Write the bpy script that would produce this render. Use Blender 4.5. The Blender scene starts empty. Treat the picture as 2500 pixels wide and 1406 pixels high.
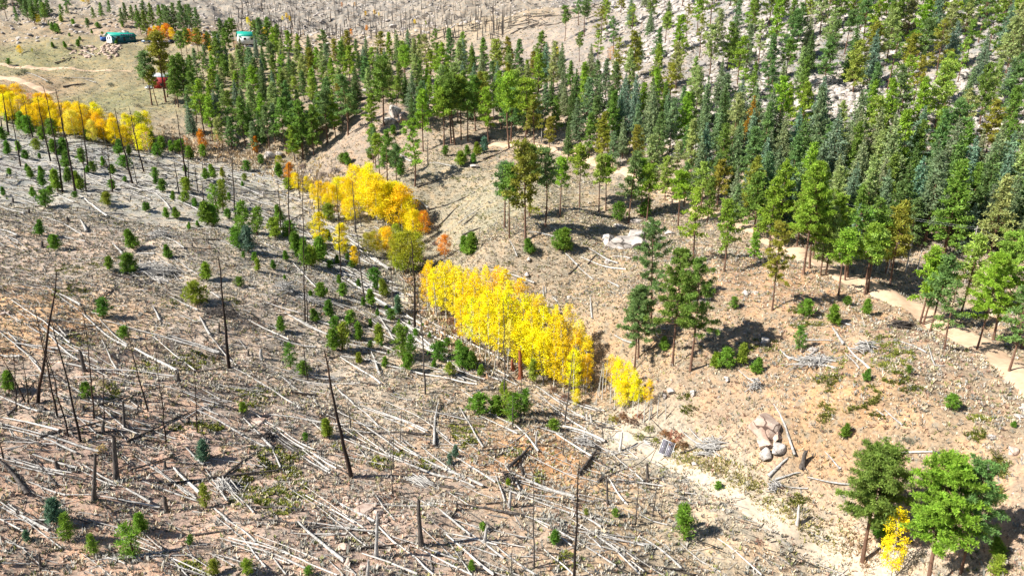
import bpy, math, random
import numpy as np
from math import radians, pi
random.seed(7); RNG = np.random.default_rng(11)
S = bpy.context.scene
# ------------------------------------------------------------------ camera, sky, sun, exposure
F = 1690.0; PITCH = radians(19); CAMZ = 60.0           # focal length in photo pixels, tilt below the horizontal, height
cam_d = bpy.data.cameras.new("camera"); cam = bpy.data.objects.new("camera", cam_d)
S.collection.objects.link(cam); S.camera = cam
cam.location = (0, 0, CAMZ); cam.rotation_euler = (pi/2 - PITCH, 0, 0)
cam_d.sensor_width = 36; cam_d.lens = 36*F/2500; cam_d.clip_start = 0.5; cam_d.clip_end = 6000
SUN_EL = radians(43); SUN_TRAVEL = (1.0, 0.30)          # light travels to the right and a little away
W = bpy.data.worlds.new("World"); S.world = W; W.use_nodes = True
nt = W.node_tree; bg = nt.nodes["Background"]; sky = nt.nodes.new("ShaderNodeTexSky")
sky.sky_type = 'NISHITA'; sky.sun_disc = False; sky.sun_elevation = SUN_EL
sdx, sdy = -SUN_TRAVEL[0], -SUN_TRAVEL[1]
sky.sun_rotation = math.atan2(sdx, sdy); sky.altitude = 2500
nt.links.new(sky.outputs[0], bg.inputs[0]); bg.inputs[1].default_value = 0.065
sd = bpy.data.lights.new("sun", 'SUN'); so = bpy.data.objects.new("sun", sd); S.collection.objects.link(so)
sd.energy = 5.0; sd.angle = radians(0.5); sd.color = (1.0, 0.95, 0.87)
so.rotation_euler = (pi/2 - SUN_EL, 0, math.atan2(sdy, sdx) + pi/2)
so.location = (-60, -20, 160)
S.view_settings.view_transform = 'Standard'; S.view_settings.look = 'None'; S.view_settings.gamma = 1
S.view_settings.exposure = 1.0
S.cycles.max_bounces = 4; S.cycles.diffuse_bounces = 2; S.cycles.glossy_bounces = 1; S.cycles.transmission_bounces = 2
C = S.collection
# ------------------------------------------------------------------ terrain: control points (photo x, photo y, metres away)
cp, sp = math.cos(PITCH), math.sin(PITCH)
def ray(px, py):
    u = (np.asarray(px, float)-1250)/F; v = (np.asarray(py, float)-703)/F
    den = cp - v*sp
    return u/den, (-sp - v*cp)/den                       # x and z gained per metre of y
def proj(x, y, z):
    z = z - CAMZ; dep = y*cp - z*sp; up = y*sp + z*cp
    return 1250 + F*x/dep, 703 - F*up/dep
CTRL = [
 (0,1406,52),(500,1406,54),(1000,1406,57),(1500,1406,60),(1900,1406,62),(2200,1406,63),(2500,1406,52),
 (0,1200,64),(500,1200,70),(1000,1200,73),(1400,1200,76),(1800,1200,76),(2100,1250,70),(2300,1100,70),(2500,1150,64),
 (0,985,80),(400,985,86),(860,1000,98),(1300,1040,95),(1625,1110,90),(1870,1050,82),(2100,1000,78),(2400,1000,76),
 (90,850,98),(560,895,108),(1000,900,114),(1450,960,109),(1640,900,99),(1900,860,99),(2200,850,93),(2450,905,86),
 (0,700,125),(400,700,132),(750,720,142),(1000,770,146),(1250,830,127),(1500,760,121),(1700,700,122),(1885,758,106),(2100,720,112),(2250,790,103),
 (0,500,180),(300,520,182),(575,547,190),(800,600,180),(1050,650,172),(1300,680,147),(1540,590,158),(1700,600,146),(1830,560,150),(2100,690,116),(2350,740,112),(2500,740,108),
 (0,330,262),(250,380,258),(500,440,235),(750,500,222),(870,500,231),(1020,580,200),(1280,580,156),(1450,500,182),(1700,490,178),(2000,600,141),(2200,640,130),(2500,620,127),
 (0,285,290),(200,310,292),(400,345,290),(560,370,285),(700,400,272),(850,410,255),(1000,450,215),(1200,480,195),(1043,400,232),(1250,430,205),(1450,390,218),(1200,350,245),(1050,350,250),
 (400,300,300),(480,330,296),(650,330,286),(900,320,262),(750,380,275),(620,370,284),
 (0,200,350),(150,160,385),(300,230,345),(430,220,350),(560,260,330),(800,250,305),(1000,260,285),(1200,270,275),
 (150,100,430),(295,102,430),(430,105,430),(600,130,420),(700,170,380),(850,190,360),(1050,180,340),(1250,160,330),
 (0,60,560),(300,40,540),(600,70,560),(800,90,600),(1000,60,640),(1150,50,660),(0,0,680),(400,0,690),(700,0,800),(1000,0,780),(1250,0,760),(900,30,700),
 (1500,300,225),(1700,380,200),(1700,300,215),(1500,150,300),(1350,200,290),(1350,100,345),(1300,30,420),(1500,40,360),(1700,100,270),(1700,0,330),
 (2000,400,172),(2000,300,188),(2000,100,238),(2000,0,270),(2300,500,143),(2400,300,172),(2400,100,212),(2400,0,235),(2500,500,137),(2200,200,205),
]
cx, cy, cz = [], [], []
for px, py, y in CTRL:
    kx, kz = ray(px, py); cx.append(kx*y); cy.append(y); cz.append(CAMZ + kz*y)
for x, y, z in [(-60,20,14),(0,15,12),(60,20,14),(-120,60,22),(110,50,34),(150,100,52),(200,150,75),(260,230,110),(330,330,150),(420,500,190),
                (-200,120,30),(-260,200,32),(-330,300,35),(-420,420,60),(-600,700,130),(-300,900,150),(0,1000,170),(300,1000,190),(300,700,120),(600,900,240),(200,450,85),(330,500,140),(-700,400,90),(-400,150,50),(0,-60,14),(-150,-40,25),(150,-40,45)]:
    cx.append(x); cy.append(y); cz.append(z)
P = np.array([cx, cy]).T; Z = np.array(cz)
def _phi(r2): return 0.5*r2*np.log(r2+1e-9)
d2 = ((P[:,None]-P[None])**2).sum(-1); n = len(P)
A = np.zeros((n+3, n+3)); A[:n,:n] = _phi(d2) + np.eye(n)*30.0
A[:n,n] = 1; A[:n,n+1:] = P; A[n,:n] = 1; A[n+1:,:n] = P.T
wts = np.linalg.solve(A, np.concatenate([Z, [0,0,0]]))
GX0, GY0, GS = -760, -80, 3.0; GNX, GNY = 507, 380
gx = GX0 + GS*np.arange(GNX); gy = GY0 + GS*np.arange(GNY)
GRID = np.zeros((GNY, GNX))
for j in range(GNY):
    q = np.stack([gx, np.full(GNX, gy[j])], 1)
    r2 = ((q[:,None]-P[None])**2).sum(-1)
    GRID[j] = _phi(r2)@wts[:n] + wts[n] + q@wts[n+1:]
_w = [(RNG.normal(0, 1, 2), RNG.uniform(0, 6.28)) for _ in range(24)]
def H(x, y):
    x = np.asarray(x, float); y = np.asarray(y, float)
    fx = np.clip((x-GX0)/GS, 0, GNX-1.001); fy = np.clip((y-GY0)/GS, 0, GNY-1.001)
    i = fx.astype(int); j = fy.astype(int); a = fx-i; b = fy-j
    z = (GRID[j,i]*(1-a)+GRID[j,i+1]*a)*(1-b) + (GRID[j+1,i]*(1-a)+GRID[j+1,i+1]*a)*b
    far = np.clip((y-350)/300, 0, 1)
    for k, (d, ph) in enumerate(_w):
        dn = d/np.hypot(*d); lam = [34, 17, 9, 5.2][k % 4]*(1+0.25*math.sin(k*1.7)); am = [0.26, 0.16, 0.085, 0.055][k % 4]
        z = z + am*(1+2.2*far)*np.sin((x*dn[0]+y*dn[1])*6.283/lam+ph)
    return z
def hit(px, py):
    """ground point seen at photo pixel"""
    kx, kz = ray(px, py); kx = np.atleast_1d(kx); kz = np.atleast_1d(kz)
    ys_ = 30*1.012**np.arange(340); lo = np.empty(kx.shape); hi = np.empty(kx.shape)
    for a in range(0, len(kx), 400):
        kk = kx[a:a+400, None]; zz = kz[a:a+400, None]; bl = (CAMZ + zz*ys_) <= H(kk*ys_, np.broadcast_to(ys_, (len(kk), 340)))
        i = np.where(bl.any(1), bl.argmax(1), 339); hi[a:a+400] = ys_[i]; lo[a:a+400] = ys_[np.maximum(i-1, 0)]
    for _ in range(12):
        m = (lo+hi)/2; b = (CAMZ+kz*m) <= H(kx*m, m); hi = np.where(b, m, hi); lo = np.where(b, lo, m)
    return kx*hi, hi, H(kx*hi, hi)
def hit1(px, py):
    a, b, c = hit(px, py); return float(a[0]), float(b[0]), float(c[0])
def mpp(y, z):                                            # metres per photo pixel there
    return (y*cp - (z-CAMZ)*sp)/F
# ------------------------------------------------------------------ mesh helpers
def mesh(name, V, faces, mats, mi=None, tint=None, smooth=False):
    """V (n,3); faces: (m,3)/(m,4) array or list of arrays"""
    if not isinstance(faces, list): faces = [faces]
    faces = [np.asarray(f, np.int32) for f in faces if len(f)]
    me = bpy.data.meshes.new(name); V = np.asarray(V, np.float32)
    me.vertices.add(len(V)); me.vertices.foreach_set('co', V.ravel())
    tot = np.concatenate([np.full(len(f), f.shape[1], np.int32) for f in faces])
    me.loops.add(int(tot.sum())); me.loops.foreach_set('vertex_index', np.concatenate([f.ravel() for f in faces]))
    me.polygons.add(len(tot)); st = np.concatenate([[0], np.cumsum(tot)[:-1]]).astype(np.int32)
    me.polygons.foreach_set('loop_start', st)
    for m in (mats if isinstance(mats, list) else [mats]): me.materials.append(m)
    if mi is not None: me.polygons.foreach_set('material_index', np.asarray(mi, np.int32))
    if smooth: me.polygons.foreach_set('use_smooth', np.ones(len(tot), bool))
    me.update(calc_edges=True)
    if tint is not None:
        a = me.color_attributes.new('tint', 'FLOAT_COLOR', 'POINT')
        t = np.ones((len(V), 4), np.float32); t[:, :3] = tint; a.data.foreach_set('color', t.ravel())
    return me
def put(name, me, parent=None, loc=None):
    o = bpy.data.objects.new(name, me); C.objects.link(o)
    if parent: o.parent = parent
    if loc is not None: o.location = loc
    return o
def empty(name, loc, rz=0, sc=1):
    o = bpy.data.objects.new(name, None); C.objects.link(o); o.location = loc; o.rotation_euler = (0, 0, rz)
    o.scale = (sc, sc, sc) if not hasattr(sc, '__len__') else sc; o.empty_display_size = 0.2
    return o
def tag(o, label=None, cat=None, group=None, kind=None):
    for k, v in (('label', label), ('category', cat), ('group', group), ('kind', kind)):
        if v: o[k] = v
    return o
class MB:
    """collects shapes for one mesh"""
    def __init__(s): s.v = []; s.f3 = []; s.f4 = []; s.n = 0
    def add(s, V, F):
        V = np.asarray(V, float); F = np.asarray(F, int); s.v.append(V)
        (s.f3 if F.shape[1] == 3 else s.f4).append(F + s.n); s.n += len(V)
    def tube(s, pts, rad, k=6, cap=True, jag=0):
        pts = np.asarray(pts, float); rad = np.broadcast_to(np.asarray(rad, float), (len(pts),))
        t = np.gradient(pts, axis=0); t /= np.linalg.norm(t, axis=1)[:, None]+1e-9
        ref = np.array([0, 0, 1.]) if abs(t[0, 2]) < .8 else np.array([1., 0, 0])
        a = np.cross(t, ref); a /= np.linalg.norm(a, axis=1)[:, None]; b = np.cross(t, a)
        an = np.arange(k)*2*pi/k
        V = (pts[:, None] + rad[:, None, None]*(np.cos(an)[None, :, None]*a[:, None]+np.sin(an)[None, :, None]*b[:, None]))
        if jag: V[-1] += t[-1]*RNG.uniform(-jag, jag, (k, 1))
        V = V.reshape(-1, 3); m = len(pts); Fq = []
        i = np.arange(k); j = (i+1) % k
        for r in range(m-1): Fq.append(np.stack([r*k+i, r*k+j, (r+1)*k+j, (r+1)*k+i], 1))
        s.add(V, np.concatenate(Fq))
        if cap:
            for r, fl in ((0, 1), (m-1, 0)):
                c = V[r*k:(r+1)*k].mean(0); Vc = np.vstack([V[r*k:(r+1)*k], c])
                s.add(Vc, np.stack([i, j, np.full(k, k)], 1)[:, ::(-1 if fl else 1)])
    def box(s, c, d, R=None):
        q = np.array([(x, y, z) for z in (-.5, .5) for y in (-.5, .5) for x in (-.5, .5)])*np.array(d)
        if R is not None: q = q@np.array(R).T
        s.add(q+np.array(c), [(0,2,3,1),(4,5,7,6),(0,1,5,4),(2,6,7,3),(0,4,6,2),(1,3,7,5)])
    def mesh(s, name, mat, smooth=False, tint=None):
        fs = []
        if s.f3: fs.append(np.concatenate(s.f3))
        if s.f4: fs.append(np.concatenate(s.f4))
        return mesh(name, np.concatenate(s.v), fs, mat, smooth=smooth, tint=tint)
    def obj(s, name, mat, parent=None, smooth=False, loc=None): return put(name, s.mesh(name, mat, smooth), parent, loc)
# ------------------------------------------------------------------ materials
def new_mat(name, rough=0.9, spec=0.2):
    m = bpy.data.materials.new(name); m.use_nodes = True; b = m.node_tree.nodes['Principled BSDF']
    b.inputs['Roughness'].default_value = rough; b.inputs['Specular IOR Level'].default_value = spec
    return m, m.node_tree, b
def N(t, ty, **kw):
    n_ = t.nodes.new(ty)
    for k, v in kw.items():
        if k in n_.inputs.keys() if hasattr(n_.inputs, 'keys') else False: n_.inputs[k].default_value = v
        else: setattr(n_, k, v)
    return n_
def ramp(t, fac, stops):
    r = t.nodes.new('ShaderNodeValToRGB'); e = r.color_ramp.elements
    while len(e) < len(stops): e.new(0.5)
    for el, (p, c) in zip(e, stops): el.position = p; el.color = (*c, 1) if len(c) == 3 else c
    t.links.new(fac, r.inputs[0]); return r.outputs[0]
def noise(t, scale, detail=4, rough=0.6, coord='Object', stretch=None):
    tc = t.nodes.new('ShaderNodeTexCoord'); n_ = t.nodes.new('ShaderNodeTexNoise')
    n_.inputs['Scale'].default_value = scale; n_.inputs['Detail'].default_value = detail; n_.inputs['Roughness'].default_value = rough
    if stretch:
        mp = t.nodes.new('ShaderNodeMapping'); mp.inputs['Scale'].default_value = stretch
        t.links.new(tc.outputs[coord], mp.inputs[0]); t.links.new(mp.outputs[0], n_.inputs['Vector'])
    else: t.links.new(tc.outputs[coord], n_.inputs['Vector'])
    return n_.outputs['Fac']
def mix(t, a, b, fac, mode='MIX'):
    m = t.nodes.new('ShaderNodeMix'); m.data_type = 'RGBA'; m.blend_type = mode
    for s_, v in ((m.inputs[0], fac), (m.inputs[6], a), (m.inputs[7], b)):
        if hasattr(v, 'is_linked') or isinstance(v, bpy.types.NodeSocket): t.links.new(v, s_)
        elif isinstance(v, (int, float)): s_.default_value = v
        else: s_.default_value = (*v, 1)
    return m.outputs[2]
def noisy(name, c1, c2, scale=3, c3=None, rough=0.9, bump=0, stretch=None, spec=0.2, coord='Object'):
    m, t, b = new_mat(name, rough, spec)
    st = [(0.32, c1), (0.66, c2)] if c3 is None else [(0.3, c1), (0.5, c2), (0.7, c3)]
    f = noise(t, scale, 5, 0.65, coord, stretch); t.links.new(ramp(t, f, st), b.inputs['Base Color'])
    if bump:
        bm = t.nodes.new('ShaderNodeBump'); bm.inputs['Strength'].default_value = bump; bm.inputs['Distance'].default_value = 0.1
        t.links.new(f, bm.inputs['Height']); t.links.new(bm.outputs[0], b.inputs['Normal'])
    return m
def leafy(name, var=0.45, rough=0.6, trans=0.25, c_attr=True):
    """foliage: tint from the object's colour times a per-leaf tint, a little light passing through"""
    m, t, b = new_mat(name, rough, 0.25)
    oi = t.nodes.new('ShaderNodeObjectInfo'); at = t.nodes.new('ShaderNodeVertexColor'); at.layer_name = 'tint'
    col = mix(t, oi.outputs['Color'], at.outputs['Color'], 1.0, 'MULTIPLY')
    t.links.new(col, b.inputs['Base Color'])
    tr = t.nodes.new('ShaderNodeBsdfTranslucent'); t.links.new(col, tr.inputs['Color'])
    ms = t.nodes.new('ShaderNodeMixShader'); ms.inputs[0].default_value = trans
    out = t.nodes['Material Output']; t.links.new(b.outputs[0], ms.inputs[1]); t.links.new(tr.outputs[0], ms.inputs[2])
    t.links.new(ms.outputs[0], out.inputs['Surface']); return m
def tinted(name, rough=0.9, scale=6, lo=0.7, hi=1.25):
    m, t, b = new_mat(name, rough, 0.15)
    at = t.nodes.new('ShaderNodeVertexColor'); at.layer_name = 'tint'
    f = noise(t, scale, 4, 0.7)
    col = mix(t, at.outputs['Color'], ramp(t, f, [(0.3, (lo,)*3), (0.7, (hi,)*3)]), 1.0, 'MULTIPLY')
    t.links.new(col, b.inputs['Base Color']); return m
M_LEAF = leafy('needles', trans=0.38); M_ASPEN = leafy('aspen_leaves', trans=0.3)
M_TINT = tinted('small_growth')
M_BARK = noisy('pine_bark', (0.07,0.042,0.030), (0.16,0.09,0.06), 3, (0.27,0.16,0.11), bump=0.6, stretch=(6,6,1.2))
M_ASPBARK = noisy('aspen_bark', (0.16,0.14,0.12), (0.55,0.53,0.47), 4, (0.66,0.64,0.58), stretch=(1,1,3))
M_CHAR = noisy('charred_wood', (0.016,0.013,0.012), (0.035,0.024,0.020), 1.2, (0.10,0.055,0.035), bump=0.5, stretch=(5,5,0.8), coord='Generated')
M_CHARG = noisy('weathered_burnt_wood', (0.03,0.026,0.024), (0.09,0.075,0.065), 2, (0.20,0.18,0.16), bump=0.5, stretch=(6,6,1))
M_LOG = noisy('bleached_wood', (0.17,0.155,0.14), (0.38,0.365,0.34), 2.5, (0.58,0.56,0.53), bump=0.5)
M_LOGW = noisy('pale_bare_wood', (0.36,0.33,0.30), (0.54,0.51,0.47), 2, (0.68,0.65,0.60), bump=0.4)
M_LOGD = noisy('grey_burnt_wood', (0.02,0.018,0.017), (0.06,0.05,0.045), 2.2, (0.22,0.20,0.18), bump=0.5)
def rock(name, c1, c2, c3):
    m = noisy(name, c1, c2, 1.6, c3, bump=1.0); t = m.node_tree; b = t.nodes['Principled BSDF']
    base = b.inputs['Base Color'].links[0].from_socket; v = t.nodes.new('ShaderNodeTexVoronoi'); v.feature = 'DISTANCE_TO_EDGE'; v.inputs['Scale'].default_value = 1.1
    tc = t.nodes.new('ShaderNodeTexCoord'); nz = t.nodes.new('ShaderNodeTexNoise'); nz.inputs['Scale'].default_value = 1.5
    t.links.new(tc.outputs['Object'], nz.inputs['Vector']); t.links.new(mix(t, tc.outputs['Object'], nz.outputs['Color'], .45), v.inputs['Vector'])
    t.links.new(mix(t, base, tuple(q*.35 for q in c1), ramp(t, v.outputs['Distance'], [(.006, (1,1,1)), (.028, (0,0,0))])), b.inputs['Base Color']); return m
M_ROCK = rock('granite', (0.24,0.21,0.185), (0.46,0.41,0.37), (0.66,0.61,0.56))
M_ROCKP = rock('pink_granite', (0.30,0.19,0.15), (0.52,0.39,0.31), (0.66,0.56,0.47))
# ------------------------------------------------------------------ ground sheet
def slope_side(px, py):
    """True left of the draw (burnt slope)"""
    dx_ = [0,200,560,700,850,1000,1100,1250,1450,1600,1750,2000,2250,2500]; dy_ = [290,320,375,410,520,640,760,880,985,1075,1160,1310,1430,1560]
    return py > np.interp(px, dx_, dy_)
def seg_dist(x, y, poly):
    best = np.full(x.shape, 1e9)
    for (x0, y0), (x1, y1) in zip(poly[:-1], poly[1:]):
        dx, dy = x1-x0, y1-y0; t_ = np.clip(((x-x0)*dx+(y-y0)*dy)/(dx*dx+dy*dy+1e-9), 0, 1)
        best = np.minimum(best, np.hypot(x-x0-t_*dx, y-y0-t_*dy))
    return best
def pix_line(pts):
    a = np.array(pts, float); X, Y, _ = hit(a[:, 0], a[:, 1]); return list(zip(X, Y))
def smooth_line(pts, step=1.0, it=3):
    p = np.array(pts, float)
    for _ in range(it):
        q = np.empty((len(p)*2, 2)); q[0] = p[0]; q[-1] = p[-1]
        q[1:-1:2] = .75*p[:-1]+.25*p[1:]; q[2:-1:2] = .25*p[:-1]+.75*p[1:]; p = q
    L = np.concatenate([[0], np.cumsum(np.hypot(*np.diff(p, axis=0).T))]); s_ = np.arange(0, L[-1], step)
    return np.stack([np.interp(s_, L, p[:, 0]), np.interp(s_, L, p[:, 1])], 1)
ROAD = smooth_line(pix_line([(2560,960),(2490,905),(2400,845),(2330,805),(2250,760),(2170,720),(2110,695),(2050,672),(1985,640),(1930,610),(1870,580),(1820,556),(1760,535),(1690,505),(1620,462),(1540,425),(1450,392),(1380,372),(1300,355),(1215,352),(1160,348),(1100,338)]))
TRACK = smooth_line(pix_line([(2330,1500),(2230,1440),(2130,1395),(2030,1350),(1930,1295),(1840,1240),(1760,1195),(1690,1150),(1620,1118),(1550,1080),(1490,1050)]))
MEADOW = smooth_line(pix_line([(130,228),(90,215),(40,195),(0,188),(-80,180)]))
MEADOW2 = smooth_line(pix_line([(-40,158),(60,165),(160,168),(260,172),(330,174)]))
SOIL = [  # photo x, y, reach in px, soil colour there
 (100,1300,.46,.30,.22),(400,1150,.47,.31,.24),(700,1100,.50,.36,.28),(1000,1200,.46,.32,.24),(1300,1250,.42,.30,.22),(900,1330,.46,.32,.25),
 (1340,1130,.52,.27,.13),(1200,1000,.46,.32,.21),(1500,1250,.48,.34,.22),(1700,1350,.45,.35,.25),
 (50,780,.62,.38,.22),(300,900,.48,.34,.26),(600,850,.48,.36,.28),(200,620,.48,.36,.28),(450,640,.46,.37,.29),(800,860,.46,.36,.28),(1000,960,.46,.35,.26),
 (100,420,.42,.38,.33),(400,470,.42,.37,.31),(600,560,.44,.37,.30),(800,640,.42,.36,.30),(250,360,.42,.39,.34),(600,430,.42,.38,.31),
 (1800,1250,.56,.42,.30),(2100,1380,.58,.44,.33),(1600,1090,.50,.41,.31),
 (1900,900,.56,.38,.24),(2100,950,.62,.40,.23),(2000,1080,.60,.39,.23),(2300,1050,.58,.42,.28),(2450,1250,.60,.44,.32),(2150,1180,.56,.40,.27),(1800,1000,.52,.38,.27),
 (1850,700,.62,.41,.26),(1750,760,.56,.40,.27),(2000,730,.62,.42,.27),(2250,880,.56,.42,.31),(2450,960,.58,.43,.30),(2200,690,.52,.42,.30),
 (1300,650,.47,.38,.28),(1500,700,.50,.38,.26),(1600,830,.52,.38,.25),(1100,560,.46,.40,.29),(1200,500,.47,.42,.29),(1000,490,.44,.38,.28),(1400,560,.50,.41,.29),
 (1100,400,.46,.40,.29),(1000,400,.50,.40,.30),(1200,370,.54,.41,.30),(900,300,.48,.37,.29),(700,380,.42,.34,.24),(1650,520,.52,.40,.29),
 (300,240,.38,.36,.20),(100,140,.36,.34,.18),(430,160,.50,.42,.28),(250,150,.44,.38,.23),(450,260,.44,.39,.24),(450,310,.50,.41,.30),(50,210,.52,.38,.25),(600,330,.40,.33,.26),
 (300,60,.50,.38,.28),(700,60,.50,.44,.38),(900,20,.50,.44,.39),(1000,80,.58,.47,.34),(1100,30,.54,.45,.36),(150,60,.50,.39,.26),(850,90,.56,.45,.32),
 (1300,180,.50,.42,.36),(1600,250,.50,.42,.35),(1600,60,.52,.44,.38),(1900,100,.55,.45,.39),(2200,200,.55,.45,.39),(2400,350,.57,.45,.38),(2100,350,.54,.43,.36),(2450,50,.56,.46,.40),(2400,560,.52,.42,.33),(2450,480,.56,.45,.38)]
so_a = np.array(SOIL); sX, sY, _ = hit(so_a[:, 0], so_a[:, 1]); sC = so_a[:, 2:5]
def soil(x, y):
    num = 0; den = 0
    for a_, b_, c_ in zip(sX, sY, sC):
        r2 = ((x-a_)**2+(y-b_)**2)/(0.055*(b_+60))**2
        w_ = 1/(0.6+r2)**2; num = num + w_[..., None]*c_; den = den + w_
    return num/den[..., None]
NJ, NI = 760, 860
yj = 8*np.exp(np.linspace(0, math.log(1020/8), NJ)); ui = np.linspace(-1, 1, NI)
YY = np.repeat(yj[:, None], NI, 1); XX = ui[None]*(yj[:, None]*0.93+38)
YYb = YY; xr = XX.ravel(); yr = YYb.ravel(); zr = H(xr, yr)
n1 = RNG.normal(0, 1, NJ*NI)
near = np.clip(1-(yr-40)/260, 0, 1)
road_d = np.minimum(seg_dist(xr, yr, [tuple(p) for p in ROAD[::4]]), seg_dist(xr, yr, [tuple(p) for p in TRACK[::4]]))
zr = zr + n1*0.022*(road_d > 3.5)
idx = np.arange(NJ*NI).reshape(NJ, NI)
Fg = np.stack([idx[:-1, :-1], idx[:-1, 1:], idx[1:, 1:], idx[1:, :-1]], -1).reshape(-1, 4)
mg, t, b = new_mat('dry_hillside_soil', 0.95, 0.1)
at = t.nodes.new('ShaderNodeVertexColor'); at.layer_name = 'tint'
f1 = noise(t, 2.6, 5, 0.75); f2 = noise(t, 0.35, 5, 0.6); f3 = noise(t, 0.9, 6, 0.7)
col = mix(t, at.outputs['Color'], ramp(t, f1, [(0.34, (0.38,0.40,0.43)), (0.46, (0.92,0.92,0.92)), (0.66, (1.35,1.35,1.33))]), 1.0, 'MULTIPLY')
col = mix(t, col, (0.30,0.28,0.22), ramp(t, f3, [(0.52, (0,0,0)), (0.62, (.55,.55,.55))]))
col = mix(t, col, ramp(t, f2, [(0.36, (0.78,0.83,0.86)), (0.5, (1,1,1)), (0.64, (1.26,1.14,1.02))]), 1.0, 'MULTIPLY')
t.links.new(col, b.inputs['Base Color'])
bm = t.nodes.new('ShaderNodeBump'); bm.inputs['Strength'].default_value = 0.9; bm.inputs['Distance'].default_value = 0.22
t.links.new(f1, bm.inputs['Height']); t.links.new(bm.outputs[0], b.inputs['Normal'])
soil_t = soil(xr, yr); lum = soil_t.mean(1, keepdims=True); soil_t = np.clip(lum+(soil_t-lum)*1.08, .02, 1)
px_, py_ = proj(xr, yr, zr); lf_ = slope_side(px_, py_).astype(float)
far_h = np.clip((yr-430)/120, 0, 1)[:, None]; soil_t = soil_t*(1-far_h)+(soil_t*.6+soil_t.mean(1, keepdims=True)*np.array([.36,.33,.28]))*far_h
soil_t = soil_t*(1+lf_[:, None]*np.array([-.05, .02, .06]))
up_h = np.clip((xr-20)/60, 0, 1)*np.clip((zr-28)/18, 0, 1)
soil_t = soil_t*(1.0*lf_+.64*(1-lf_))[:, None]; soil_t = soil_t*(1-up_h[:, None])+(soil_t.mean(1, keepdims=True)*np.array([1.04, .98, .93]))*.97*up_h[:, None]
td = seg_dist(xr, yr, [tuple(p) for p in TRACK[::4]]); tw_ = np.clip(1.35-td/5.5, 0, 1)[:, None]*.8
soil_t = soil_t*(1-tw_)+np.array([.46,.39,.30])*tw_
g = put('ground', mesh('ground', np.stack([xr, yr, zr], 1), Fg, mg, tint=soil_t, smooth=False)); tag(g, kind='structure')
def drape(name, line, w, mat, lift=0.07, kind='structure', edge=0.35):
    ln = np.asarray(line); tg = np.gradient(ln, axis=0); tg /= np.hypot(*tg.T)[:, None]; nr = np.stack([-tg[:, 1], tg[:, 0]], 1)
    k = 9; s_ = np.linspace(-1, 1, k); m_ = len(ln)
    w = np.interp(np.arange(m_), np.linspace(0, m_-1, len(w)), w) if hasattr(w, '__len__') else np.full(m_, w)
    off = s_[None]*w[:, None]/2
    e = RNG.normal(0, edge, (m_, 2)); e = (e + np.roll(e, 1, 0))/2
    off[:, 0] += e[:, 0]; off[:, -1] += e[:, 1]
    X = ln[:, 0:1]+nr[:, 0:1]*off; Y = ln[:, 1:2]+nr[:, 1:2]*off
    Zh = H(X, Y)+lift+0.10*(1-np.abs(s_))[None]; Zh[:, 0] -= lift+.12; Zh[:, -1] -= lift+.12
    ix = np.arange(m_*k).reshape(m_, k)
    Fq = np.stack([ix[:-1, :-1], ix[:-1, 1:], ix[1:, 1:], ix[1:, :-1]], -1).reshape(-1, 4)[:, ::-1]
    o = put(name, mesh(name, np.stack([X.ravel(), Y.ravel(), Zh.ravel()], 1), Fq, mat, smooth=True)); tag(o, kind=kind); return o
M_ROAD = noisy('packed_sand', (0.46,0.32,0.21), (0.56,0.40,0.27), 0.8, (0.62,0.46,0.32), bump=0.3)
M_TRK = noisy('gravelly_track', (0.30,0.27,0.22), (0.50,0.41,0.31), 1.6, (0.60,0.49,0.38), bump=0.4)
drape('dirt_road', ROAD, [6.2, 5.4, 4.2, 3.6, 3.4], M_ROAD, edge=.6); drape('dirt_track', TRACK, [5.4, 5.0, 4.2, 3.0, 1.4], M_TRK, 0.03, edge=.9)
drape('meadow_path', MEADOW, 5.0, M_ROAD, 0.10); drape('meadow_path', MEADOW2, 4.0, M_ROAD, 0.10)
# ------------------------------------------------------------------ scatter helpers (image-space sampling only picks the patch of ground)
def in_poly(x, y, poly):
    c = np.zeros(x.shape, bool); n_ = len(poly); j = n_-1
    for i in range(n_):
        xi, yi = poly[i]; xj, yj_ = poly[j]
        c ^= ((yi > y) != (yj_ > y)) & (x < (xj-xi)*(y-yi)/(yj_-yi+1e-12)+xi); j = i
    return c
def ground_poly(poly, dens=12):
    """photo polygon -> ground polygon"""
    pts = []
    for (x0, y0), (x1, y1) in zip(poly, poly[1:]+poly[:1]):
        for k in range(dens): pts.append((x0+(x1-x0)*k/dens, y0+(y1-y0)*k/dens))
    a = np.array(pts); X, Y, _ = hit(a[:, 0], a[:, 1]); return list(zip(X, Y))
def scatter(n_, y0, y1, xl=-0.80, xr_=0.80, power=1.0):
    u = RNG.uniform(0, 1, n_); y = (y0**power+(y1**power-y0**power)*u)**(1/power)
    return RNG.uniform(xl, xr_, n_)*(y+12), y
def line_at(poly_x, poly_y, px): return np.interp(px, poly_x, poly_y)
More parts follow.
